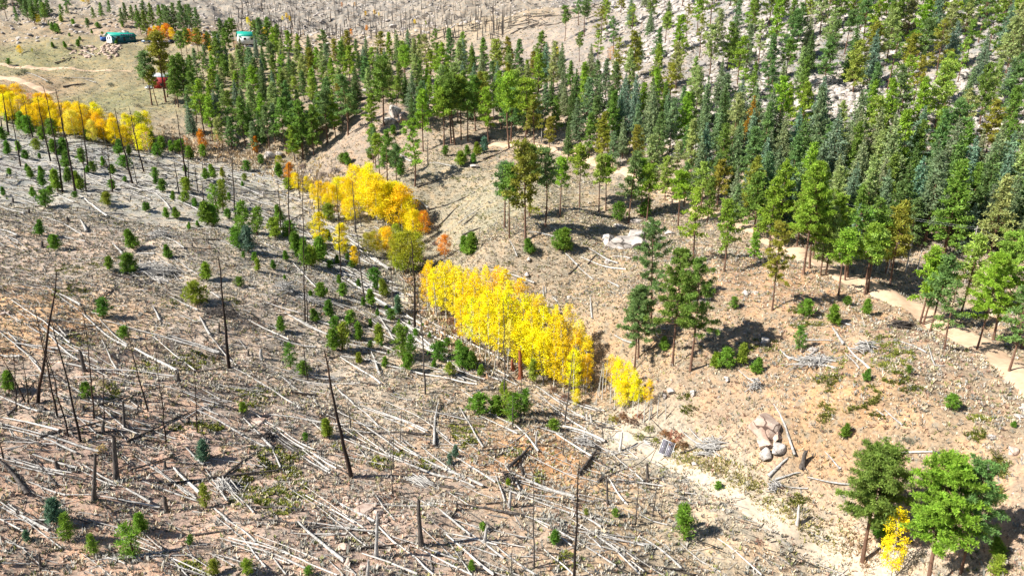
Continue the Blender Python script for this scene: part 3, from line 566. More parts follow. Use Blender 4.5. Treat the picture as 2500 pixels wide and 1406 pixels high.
for poly, rad, ntry, pspr, hm in ((FRONT, 29, 1800, .04, (11, 16)), (SPARSE, 46, 4200, .12, (11, 17)), (DENSE_A, 23, 3200, .18, (12, 18.5)), (DENSE_B, 31, 5200, .16, (12, 19))):
    for x, y in poly_scatter(poly, rad, ntry, taken):
        if clear(x, y): continue
        X, Y, Zg = hit1(x, y); h = random.uniform(*hm)
        u = random.random()
        if u < (.38 if poly is not SPARSE else .22):
            c, w_ = random.choice(GREENS[:2]+GREENS[4:]+BLUES[:1]); add_tree('fir_tree', random.choice(POND['fir']), x, y, 0, c, w_, 'fir', 'firs among the pines', '', loc=(X, Y, Zg), hs=h*random.uniform(.8, 1.05))
        elif u < (.38 if poly is not SPARSE else .22)+pspr or npine >= 299:
            c, w_ = random.choice(BLUES); add_tree('spruce', random.choice(SPR), x, y, 0, c, w_, 'spruce', SG, 'cone-shaped', loc=(X, Y, Zg), hs=h*random.uniform(.75, 1.0))
        else:
            fm = random.choices(['tall', 'mid', 'full', 'sparse'], [1, 4, 5, 1.5] if poly is not SPARSE else [.6, 3.5, 4, 3])[0]; c, w_ = random.choice(GREENS)
            npine += 1; add_tree('ponderosa_pine', random.choice(POND[fm]), x, y, 0, c, w_, 'pine', PG, tall_word[fm], loc=(X, Y, Zg), hs=h)
# tops that reach into the frame from just above it and the far left wood
for i in range(26):
    x = random.uniform(0, 190); y = random.uniform(10, 62) if x < 160 else random.uniform(8, 40); c, w_ = random.choice([GREENS[0], GREENS[4], BLUES[2]])
    add_tree('fir_tree', random.choice(POND['fir']+POND['mid']), x, y, random.uniform(34, 58), c, w_, 'fir', 'firs among the pines', 'distant')
for x, y, h in [(310,58,40),(325,62,38),(340,66,42),(355,60,45),(375,72,50),(395,80,52),(415,86,55),(432,84,60),(450,88,58),(470,82,55),(485,80,48),(300,66,36),(405,62,40),(440,60,45),(250,45,30),(230,52,26),(270,40,30),(460,60,38),(215,75,22),(130,82,22),(145,84,20),(120,66,14),(165,38,20),(545,122,60),(640,128,66),(660,120,60),(360,92,52),(345,86,46),(680,135,60)]:
    c, w_ = random.choice([GREENS[0], GREENS[4], BLUES[2]]); add_tree('fir_tree', random.choice(POND['fir']+POND['full']), x, y, h*1.1, c, w_, 'fir', 'firs among the pines', 'distant')
for x, y, h in [(2013,262,40),(2010,330,55),(2060,275,45),(2158,330,45),(2200,310,50),(1290,60,40)]:
    e = add_tree('dead_pine', random.choice(DEADT), x, y, h, (.34,.31,.30), 'grey', 'dead pine', 'dead grey pines on the rocky hillside', 'bare')
add_tree('spruce', SPR[1], 1832, 345, 100, (.36,.22,.03), 'rusty orange', 'spruce', SG, '')
add_tree('spruce', SPR[0], 1900, 560, 150, (.22,.27,.18), 'silvery', 'spruce', SG, ''); add_tree('spruce', SPR[3], 2395, 600, 140, (.19,.24,.12), 'grey', 'spruce', SG, '')
# --- aspens: x, foot y, height, form, colour (0 yellow 1 golden 2 orange 3 yellow green 4 pale peach)
YEL = [((.94,.80,.012), 'lemon yellow'), ((.93,.69,.012), 'golden'), ((.80,.33,.02), 'orange'), ((.42,.44,.025), 'yellow green'), ((.72,.44,.20), 'pale peach'), ((.92,.78,.10), 'pale yellow')]
AS = """870,498,92,full,0 888,503,98,full,0 908,500,92,full,0 925,505,80,full,0 862,520,70,full,1 900,530,90,full,0 922,545,92,full,1 945,552,95,full,0 962,545,85,full,0 982,566,96,full,1 1003,577,100,full,1 1012,602,90,full,0 848,505,66,full,1 836,500,55,full,1 930,520,80,full,0 952,515,72,full,0 975,535,75,full,0 1036,577,56,full,2 1085,632,62,full,2 785,502,50,full,1 805,505,52,full,1 770,480,40,thin,4 820,490,45,thin,1 900,626,55,full,3 917,620,50,full,3 935,626,60,full,1 952,630,65,full,1 968,610,66,green,3 966,662,92,green,3 985,667,100,green,3 1003,668,112,green,3 1018,645,70,green,3 836,622,78,column,1 783,602,72,column,1 868,652,48,column,1 708,452,48,column,2 722,468,44,full,1 765,495,50,full,1 800,520,44,full,0 815,512,52,full,1 775,515,36,full,0 828,498,56,full,0 742,480,36,thin,1 858,545,60,full,1 846,535,48,full,1 752,470,42,full,1 740,462,30,thin,4
1060,742,108,big,1 1078,748,112,big,0 1100,757,118,big,0 1122,765,120,big,0 1143,772,124,big,0 1165,782,125,big,1 1190,792,128,big,0 1212,798,130,big,1 1233,803,130,big,0 1255,813,132,big,0 1275,822,132,big,1 1298,830,130,big,1 1318,842,132,big,1 1355,866,125,big,0 1385,880,138,big,5 1410,898,130,big,5
1046,762,120,big,1 1066,772,125,big,0 1090,783,128,big,0 1112,797,132,big,0 1134,808,134,big,0 1154,818,136,big,0 1175,828,138,big,1 1197,838,140,big,0 1222,850,142,big,0 1246,860,142,big,0 1268,868,142,big,0 1292,878,142,big,0 1318,890,145,big,0 1345,905,150,big,1 1372,925,150,big,1 1395,935,140,big,1 1425,948,118,big,1
1128,842,110,big,1 1150,850,118,big,0 1172,860,124,big,0 1195,870,128,big,0 1216,882,126,big,0 1240,890,120,big,5 1272,900,105,full,0 1300,912,105,full,0 1328,930,110,full,0 1352,945,108,big,1 1376,958,115,big,1 1400,968,110,big,0 1430,958,110,big,1 1406,992,48,full,0
1488,950,92,big,5 1500,962,90,big,0 1515,975,98,big,0 1530,988,100,big,0 1545,995,84,big,0 1558,985,60,full,0 1580,992,76,big,1 1520,1000,70,full,0 1420,870,80,thin,5
2172,1420,178,big,0
315,345,62,full,0 345,342,60,full,3 330,350,55,full,0 360,338,55,full,0 500,368,52,column,2 535,372,44,thin,4 625,376,42,column,2 455,362,26,thin,2 480,366,30,thin,4 395,350,26,thin,1 425,352,22,thin,4 683,415,30,full,3
205,10,20,full,1 216,12,18,full,1 95,60,19,full,0 606,62,18,full,0 615,68,14,full,1 690,52,12,full,1 708,55,14,full,1 700,46,12,full,1 858,90,16,full,2 895,78,14,full,2 893,40,12,full,1 915,38,12,full,1 925,42,11,full,1 835,20,12,full,4 866,18,12,full,4 1013,60,12,full,1 1040,62,9,full,3 1360,140,24,column,0 1492,155,34,thin,2 1484,150,30,thin,2 1566,78,18,thin,4 50,133,20,full,1 80,130,12,full,3 650,95,26,full,1 700,88,18,thin,4 740,92,16,thin,4 715,92,20,thin,4 520,138,24,full,0 512,130,20,full,0 575,122,18,thin,2 590,124,14,thin,4 465,47,12,full,0
372,106,32,full,2 383,104,33,full,1 393,103,34,full,2 403,102,32,full,1 413,102,34,full,2 423,103,30,full,1 466,110,32,full,2 478,112,34,full,2 490,113,30,full,1 502,114,26,full,2 455,108,24,full,1 512,112,22,full,1""".split()
AG = 'aspens in autumn colour along the draw'
for s_ in AS:
    px, py, hp, fm, ci = s_.split(',')
    add_tree('aspen', random.choice(ASP[fm]), float(px), float(py), float(hp)*random.uniform(.86, 1.12), YEL[int(ci)][0], YEL[int(ci)][1], 'aspen', AG, {'thin': 'sparse', 'column': 'narrow', 'green': 'leafy'}.get(fm, ''))
tk = []
for i in range(4000):
    x = random.uniform(-5, 370); base = 262+.24*x; y = random.uniform(base, base+34)
    if all((x-a)**2+((y-b_)*1.6)**2 > 17**2 for a, b_ in tk):
        tk.append((x, y)); ci = random.choices([0, 1, 4, 5], [3, 5, 1.6 if y > base+12 else 5, 1])[0]
        if x > 285 and y < base+18: continue
        add_tree('aspen', random.choice(ASP['full' if ci != 4 else 'thin']), x, y, random.uniform(48, 66), YEL[ci][0], YEL[ci][1], 'aspen', AG, '' if ci != 4 else 'sparse')
# bare aspens between the lower groves
for x, y, h in [(1462,965,85),(1470,975,90),(1478,955,95),(1490,985,80),(1455,990,60),(1500,1000,60),(1556,1018,60),(1585,1025,55),(1604,1020,60),(1625,1023,50),(1573,1012,40),(1572,1030,50),(1140,870,50),(1185,893,50),(1240,905,60),(1208,900,45),(1590,1015,45)]:
    wd = MB(); X, Y, Zg = hit1(x, y); hh = h*mpp(Y, Zg)/math.cos(PITCH); l_ = RNG.normal(0, .05, 2)*hh
    wd.tube([(0, 0, -.3), (l_[0]*.3, l_[1]*.3, hh*.5), (l_[0], l_[1], hh)], [.10, .07, .015], 6)
    for k in range(9):
        t_ = RNG.uniform(.35, .95); a = RNG.uniform(0, 6.28); L = hh*.13*(1.3-t_); p = np.array([l_[0]*t_, l_[1]*t_, hh*t_]); wd.tube([p, p+[math.cos(a)*L, math.sin(a)*L, L*1.1]], [.025, .008], 4, cap=False)
    o = wd.obj('bare_aspen', M_ASPBARK, loc=(X, Y, Zg)); LIST.append((o, 'slender leafless white aspen', 'leafless aspen', 'bare tree', x, y, 'leafless aspens in the draw'))
# --- saplings
SL = """112,507,38 97,577,35 135,612,35 327,610,45 412,632,30 320,672,48 268,660,30 263,503,30 482,745,52 253,775,42 305,828,30 688,812,36 710,900,62 742,918,34 505,685,40 630,662,28 586,700,22 533,520,60 545,515,66 508,550,50 522,552,46 593,570,70 628,575,62 606,618,58 588,612,40 672,582,44 575,600,40 760,650,44 748,655,68 787,728,30 914,688,30 941,725,40 837,725,30 907,745,35 971,769,42 954,782,25 857,790,30 877,830,40 927,840,45 837,853,62 815,856,48 985,877,78 1004,880,62 995,903,38 877,887,25 1072,880,42 941,897,25 1122,897,60 1138,900,50 1149,903,44 1099,917,30 1173,917,25 1150,625,50 1140,622,40 1300,934,58 1365,612,44 1380,615,52 1294,621,34 1620,856,30
1169,1010,48 1210,1013,44 1230,966,34 1253,1033,72 1240,1020,60 1280,1013,64 1351,1050,28 1112,1117,30 1099,1134,25 1240,1185,18 1354,1326,32 1179,1295,22 1670,1316,85 1663,1290,60 1502,1262,22 1431,1258,16 1152,1393,28 25,955,46 138,1279,62 168,1322,72 232,1356,58 346,1299,48 330,1362,86 67,1322,28 464,1329,24 497,1128,52 504,1238,56 524,1405,40 605,1402,38 753,1403,22 800,1067,44 596,1007,24 746,1077,20 215,973,38
1791,755,28 1966,772,38 2033,793,46 2114,769,36 2067,745,20 1949,856,58 1747,900,38 1774,900,48 1811,890,48 1845,914,40 2114,930,26 2218,913,20 2322,1000,36 2060,1070,36 2473,1043,16 1751,1195,20 2436,1363,48 2426,1408,62 2137,1309,48 2160,1322,40
54,319,38 74,333,42 128,336,38 178,329,32 250,340,32 47,370,22 91,370,26 133,376,30 158,380,36 202,400,32 165,413,36 229,423,24 76,437,26 141,467,46 198,467,42 106,457,28 168,447,32 292,380,32 316,380,22 306,413,28 276,427,22 276,464,22 380,437,24 386,386,30 366,356,30 319,349,20 397,366,28 437,376,28 464,390,28 497,386,28 504,440,24 521,437,30 544,433,20 457,470,32 397,470,28 638,403,22 605,420,24 598,443,16 706,467,28 682,433,30 407,534,24 432,534,24 423,490,20 452,495,24 477,507,20 356,517,20 685,544,38 803,541,38 706,581,36 783,638,52 726,618,46 803,591,28 783,725,32 803,772,36 773,786,30 820,806,32 8,345,30 20,380,30 40,300,26 20,300,22 105,345,30 215,345,24 350,365,24 420,372,24 372,360,22 445,366,22
1087,380,20 1142,380,22 1166,380,27 1183,373,32 1124,407,32 1156,400,22 978,433,40 1135,400,20 960,330,20 903,390,24 838,400,22 848,405,28 1570,530,40 1510,540,40
130,118,12 160,119,14 192,117,16 285,105,10 22,160,14 284,110,9 150,55,14 140,83,20 128,76,14 300,68,12 215,60,12 240,70,12 180,62,12 225,84,9 196,100,8 650,80,9 560,55,9 480,80,10 438,150,14 250,85,6 170,90,7""".split()
for s_ in SL:
    px, py, hp = map(float, s_.split(','))
    blue = (px, py) in ((138, 1279), (497, 1128), (606, 618), (1183, 373), (67, 1322), (1112, 1117), (1099, 1134), (971, 769))
    if blue: tm = SAP[2] if hp < 50 else SAP[0]; c, w_ = (.12,.22,.13), 'blue green'
    else: tm = random.choice(SAP if hp < 55 else SAPT); c, w_ = random.choice([((.17,.30,.035), 'bright green'), ((.12,.24,.03), 'deep green'), ((.24,.32,.035), 'yellowish green'), ((.15,.27,.03), 'fresh green')])
    add_tree('pine_sapling', tm, px, py, hp*1.08, c, w_, 'sapling', 'young trees growing back on the burnt slope', '', 'sapling', parts=('trunk', 'foliage'))
tk = []
LS = [(0,350),(250,400),(560,430),(800,600),(960,700),(1180,900),(1000,930),(700,700),(300,500),(0,480)]
for i in range(400):
    x, y = random.uniform(0, 1180), random.uniform(350, 930)
    if in_poly(np.array([x]), np.array([y]), LS)[0] and len(tk) < 68 and all(abs(x-a)+abs(y-b_) > 26 for a, b_ in tk):
        tk.append((x, y)); add_tree('pine_sapling', random.choice(SAP), x, y, random.uniform(12, 24), *random.choice([((.13,.27,.025), 'bright green'), ((.095,.21,.025), 'deep green')]), 'sapling', 'young trees growing back on the burnt slope', 'small', 'sapling', parts=('trunk', 'foliage'))
# --- shrubs in the draw
def shrub_mesh(seed, nb=30, n_=40):
    global RNG
    keep = RNG; RNG = np.random.default_rng(seed); lv = Leaves(); wd = MB()
    for i in range(12):
        a = RNG.uniform(0, 6.28); r = RNG.uniform(.2, .8); wd.tube([(0, 0, -.05), (math.cos(a)*r*.5, math.sin(a)*r*.5, .5), (math.cos(a)*r, math.sin(a)*r, RNG.uniform(.6, 1))], [.02, .015, .006], 3, cap=False)
    a = RNG.uniform(0, 6.28, n_); ph = np.arccos(RNG.uniform(0, 1, n_)); r = RNG.uniform(.5, 1, n_)
    lv.tufts(np.stack([np.cos(a)*np.sin(ph)*r, np.sin(a)*np.sin(ph)*r, np.cos(ph)*r*.9+.05], 1), .16, nb, .10, .05, tint=(.6, 1.4))
    RNG = keep; return wd.mesh('stems', M_CHARG), lv.mesh('foliage', M_LEAF)
SHR = [shrub_mesh(s_, nb_) for s_, nb_ in ((61, 24), (62, 16), (63, 24))]
for x, y, r, c, w_ in [(1500,1030,20,(.38,.36,.05),'olive yellow'),(1520,1025,24,(.30,.17,.09),'rusty brown'),(1545,1035,20,(.20,.12,.09),'purple brown'),(1560,1020,14,(.34,.12,.07),'red brown'),(1585,1050,16,(.26,.28,.06),'olive'),(1625,1065,22,(.40,.22,.10),'orange brown'),(1650,1070,24,(.42,.17,.11),'salmon red'),(1640,1088,20,(.44,.22,.05),'orange'),(1668,1092,20,(.26,.15,.07),'brown'),(1560,1070,16,(.30,.32,.06),'yellow green'),(1600,1078,14,(.34,.36,.07),'yellow green'),(1380,975,18,(.26,.14,.10),'wine brown'),(1350,955,15,(.28,.17,.11),'brown'),(1430,990,14,(.32,.20,.12),'tan brown'),(1100,790,16,(.36,.18,.09),'rust'),(1085,770,14,(.28,.20,.16),'grey brown'),(1115,815,14,(.42,.20,.09),'orange brown'),(1060,600,14,(.26,.19,.16),'grey purple'),(1045,610,12,(.32,.26,.18),'straw grey'),(755,558,16,(.34,.32,.04),'olive yellow'),(765,550,12,(.36,.30,.05),'mustard'),(850,525,14,(.30,.16,.10),'rusty'),(820,520,12,(.32,.20,.10),'brown'),(935,560,12,(.28,.19,.16),'grey purple'),(650,558,7,(.75,.5,.03),'yellow'),(1853,1325,12,(.30,.12,.09),'wine red'),(2215,1080,17,(.17,.21,.15),'sage grey'),(2290,1110,14,(.17,.20,.16),'sage grey'),(1710,850,8,(.2,.22,.06),'olive'),(740,410,14,(.36,.28,.24),'pinkish grey'),(790,430,14,(.38,.32,.28),'grey'),(820,420,14,(.34,.30,.28),'grey'),(720,430,12,(.48,.34,.14),'amber'),(760,450,12,(.50,.36,.12),'amber'),(2430,1225,22,(.20,.22,.03),'olive'),(2400,1150,18,(.20,.22,.05),'olive'),(2430,1110,16,(.20,.20,.06),'olive'),(2360,1120,12,(.17,.19,.08),'olive'),(1290,1080,9,(.15,.19,.08),'grey green'),(1150,1385,14,(.20,.24,.14),'grey green'),(60,180,12,(.14,.17,.10),'grey green'),(45,185,10,(.17,.20,.13),'sage grey'),(270,210,9,(.16,.18,.13),'sage grey'),(335,260,9,(.2,.18,.13),'grey brown'),(120,205,9,(.17,.20,.14),'sage grey'),(165,195,9,(.17,.20,.14),'sage grey'),(250,940,16,(.5,.42,.22),'straw'),(245,1100,18,(.60,.46,.2),'straw yellow')]:
    X, Y, Zg = hit1(x, y); s_ = r*mpp(Y, Zg); e = empty('shrub', (X, Y, Zg), random.uniform(0, 6.28), (s_, s_, s_*.85)); m_ = random.choice(SHR); put('stems', m_[0], e); q = put('foliage', m_[1], e); q.color = (*c, 1)
    LIST.append((e, f'{w_} low bushy shrub', 'shrub', 'shrub', x, y, 'autumn shrubs in the draw and on the slopes'))
# ------------------------------------------------------------------ burnt snags: panel letter, top x,y, foot x,y (panel px), foot width
SN = """D415,575,270,1530,26 D1590,460,1665,1275,26 G2360,-240,2555,680,34 E560,690,620,1465,15 E515,330,545,995,20 H1740,560,1700,1420,22 H1405,660,1410,1340,14 H1695,-230,1635,305,14 E1190,780,1205,1622,13 E1445,1140,1480,1399,10 E1540,1020,1510,1320,10 D2185,-190,2215,930,11 D2225,660,2235,950,9 D2310,-120,2330,390,10 D2440,-60,2475,620,11 D2100,-220,2105,380,12 D2010,-120,2040,260,9 D1680,-320,1710,230,13 D1470,-90,1478,100,9 E90,-90,112,290,12 E120,210,178,780,12 E375,470,388,830,10 E135,120,155,250,9 E425,180,450,350,8
A15,680,60,980,14 A60,700,150,1220,10 A165,690,240,1000,9 A270,700,370,1180,12 A320,630,455,1399,14 A400,650,550,1410,16 A570,700,640,1250,12 A585,1000,625,1399,10 A835,790,965,1340,14 A935,770,1045,1250,12 A1275,800,1355,1310,14 A1255,1090,1300,1399,9 A1360,1100,1370,1320,9 A1410,1190,1440,1399,8 A780,1020,820,1399,10 A960,1180,1000,1360,8 A2160,1190,2180,1450,8 A2300,1260,2312,1480,8 A5,840,12,930,10 A440,760,480,1100,10 A1460,1140,1480,1260,7 A740,1080,790,1250,7
D250,850,415,1630,15 D385,920,585,1810,18 D600,810,678,1640,12 D920,950,1078,1590,12 D300,950,495,1770,12 D1135,1170,1205,1815,12 D1410,1200,1430,1740,10 D0,1170,190,1530,12 D105,1100,120,1590,9 D150,1180,210,1550,9 D2190,1010,2240,1380,10 D740,1200,755,1640,8 G5,400,25,550,14 H365,500,380,795,12 H395,250,388,632,9 H445,230,435,420,8 H1320,-60,1308,282,10 H1255,80,1252,320,9 H1640,100,1580,290,8 H1645,340,1620,520,8 H2175,740,2148,1025,12 H2310,720,2270,965,9 H2340,780,2338,1000,6 H1250,1220,1245,1390,9 H1790,640,1788,870,8 H1900,250,1912,420,9 H60,150,78,320,14 H1150,30,1155,150,7
B635,1010,637,1195,10 B1468,870,1462,1010,8 A2100,60,2120,190,8 A2180,150,2185,270,8 A1970,130,1975,230,7 A2040,150,2045,250,7 A2470,180,2475,270,7 A1820,140,1825,230,7 A2240,80,2245,190,7 A2400,60,2403,160,7 B490,200,487,300,8 B690,130,692,235,9 B590,160,592,240,7 B750,130,770,235,7 B875,75,880,155,6 B1140,120,1150,215,8 B1020,40,1027,105,7 B100,20,100,120,6 B180,60,182,150,6 B250,40,252,130,6 B320,70,322,170,6 B380,60,382,150,6 B440,80,442,170,6 B60,60,62,150,6 B30,110,32,200,6 B300,120,302,210,6 B510,60,512,140,6 B140,100,143,190,6 B220,110,222,200,6 A1330,30,1333,120,7 A1760,10,1762,110,7 A2150,-10,2152,80,7 A1900,-10,1903,70,7 A2300,-10,2303,80,7 A1560,100,1562,180,7""".split()
def spx(s_): return s_[0], *map(float, s_[1:].split(','))
for s_ in SN:
    p, x0, y0, x1, y1, w_ = spx(s_); tx, ty = pz(p, x0, y0); bx_, by_ = pz(p, x1, y1); X, Y, Zg = hit1(bx_, by_); kx, kz = ray(tx, ty)
    top = np.array([float(kx)*Y-X, random.uniform(-.4, .4), CAMZ+float(kz)*Y-Zg]); hh = top[2]; r = max(w_/2.976*mpp(Y, Zg)/2*.85, .05)
    n_ = 9; tt = np.linspace(0, 1, n_); wob = RNG.normal(0, .0035, (n_, 2))*hh; wob[0] = 0; big = w_ > 19
    pts = np.stack([top[0]*tt+wob[:, 0]+math.sin(bx_)*.012*hh*np.sin(tt*pi), top[1]*tt+wob[:, 1], hh*tt], 1); pts[0, 2] = -.4
    wd = MB(); wd.tube(pts, r*(1.25-.95*tt**.8), 8, jag=.15)
    for k in range(22 if p in 'EH' else 12):
        t_ = random.uniform(.15, .97); i = int(t_*(n_-1)); q = pts[i]+(pts[min(i+1, n_-1)]-pts[i])*(t_*(n_-1)-i); a = random.uniform(0, 6.28); L = random.uniform(.3, 1.9)*(1.1-t_*.6)
        q1 = q+np.array([math.cos(a)*L, math.sin(a)*L, random.uniform(-.35, .25)*L]); wd.tube([q, (q+q1)/2+[0, 0, .05], q1], [.035, .022, .008], 4, cap=False)
    o = wd.obj('burnt_snag', M_CHAR if (big or p in 'DGA') else M_CHARG, loc=(X, Y, Zg))
    LIST.append((o, ('thick charred' if big else 'tall slim burnt') + ' snag' if hh > 6 else 'short burnt snag', 'snag', 'dead trunk', (tx+bx_)/2, by_, 'standing burnt trunks'))
# stumps and broken posts
ST = """H1240,790,1230,895,24,1 H1065,1050,1050,1150,26,1 H2230,580,2240,700,22,0 H1940,700,1945,880,16,0 H2052,350,2035,492,20,2 I870,890,850,1025,22,2 I915,490,890,600,34,0 G890,140,905,310,20,0 G825,400,842,705,36,0 G690,510,678,845,26,0 G748,280,747,355,26,0 G1190,820,1212,935,30,0 G400,560,420,625,28,0 G280,1240,295,1350,18,0 D580,1155,615,1300,26,0 D1290,1310,1295,1370,28,0 D1895,1145,1900,1205,26,1 D1800,1150,1805,1185,16,0 D205,115,210,155,18,0 D490,185,495,215,24,0 D1010,665,1018,690,16,0 D1850,.. G600,160,605,205,22,0 G1370,250,1375,285,18,0 G2330,490,2335,525,12,0 G1195,570,1200,615,22,0 H850,870,845,920,18,0 H315,460,318,490,14,0 H1430,350,1425,450,16,1 E1310,1150,1312,1350,30,3 E1250,1210,1255,1290,22,3 H565,850,590,1175,34,0 H270,945,262,1265,26,1 H1495,... I2480,... D300,355,308,395,20,0 D1590,950,1592,1020,14,0 D90,45,95,75,16,0 D1510,340,1512,370,10,0 D1395,370,1397,395,12,0 E1495,690,1500,730,14,1 H205,1290,200,1399,24,1 H1790,220,1800,260,16,2 H1820,225,1830,275,16,2""".split()
M_REDB = noisy('red_scorched_bark', (0.10,0.03,0.015), (0.28,0.09,0.045), 2, (0.36,0.13,0.07), bump=.5, stretch=(4,4,1))
for s_ in ST:
    if '..' in s_: continue
    p, x0, y0, x1, y1, w_, mi = spx(s_); tx, ty = pz(p, x0, y0); bx_, by_ = pz(p, x1, y1); X, Y, Zg = hit1(bx_, by_); kx, kz = ray(tx, ty)
    top = np.array([float(kx)*Y-X, .1, CAMZ+float(kz)*Y-Zg]); r = w_/2.976*mpp(Y, Zg)/2; wd = MB(); n_ = 5; tt = np.linspace(0, 1, n_)
    pts = top[None]*tt[:, None]+np.pad(RNG.normal(0, r*.12, (n_, 2)), ((0, 0), (0, 1))); pts[0] = (0, 0, -.3); wd.tube(pts, r*np.array([1.6, 1.0, .92, .85, .7]), 9, jag=r*1.6)
    for k in range(4): a = k*1.6+random.random(); wd.tube([(0, 0, .15), (math.cos(a)*r*2.6, math.sin(a)*r*2.6, -.1)], [r*.5, r*.15], 5, cap=False)
    o = wd.obj('tree_stump', [M_CHARG, M_LOG, M_LOGW, M_REDB][int(mi)], loc=(X, Y, Zg))
    LIST.append((o, ['charred broken', 'weathered grey', 'pale peeled', 'reddish scorched'][int(mi)]+(' stump' if top[2] < 2 else ' snapped-off stump'), 'stump', 'stump', bx_, by_, 'stumps and snapped trunks'))
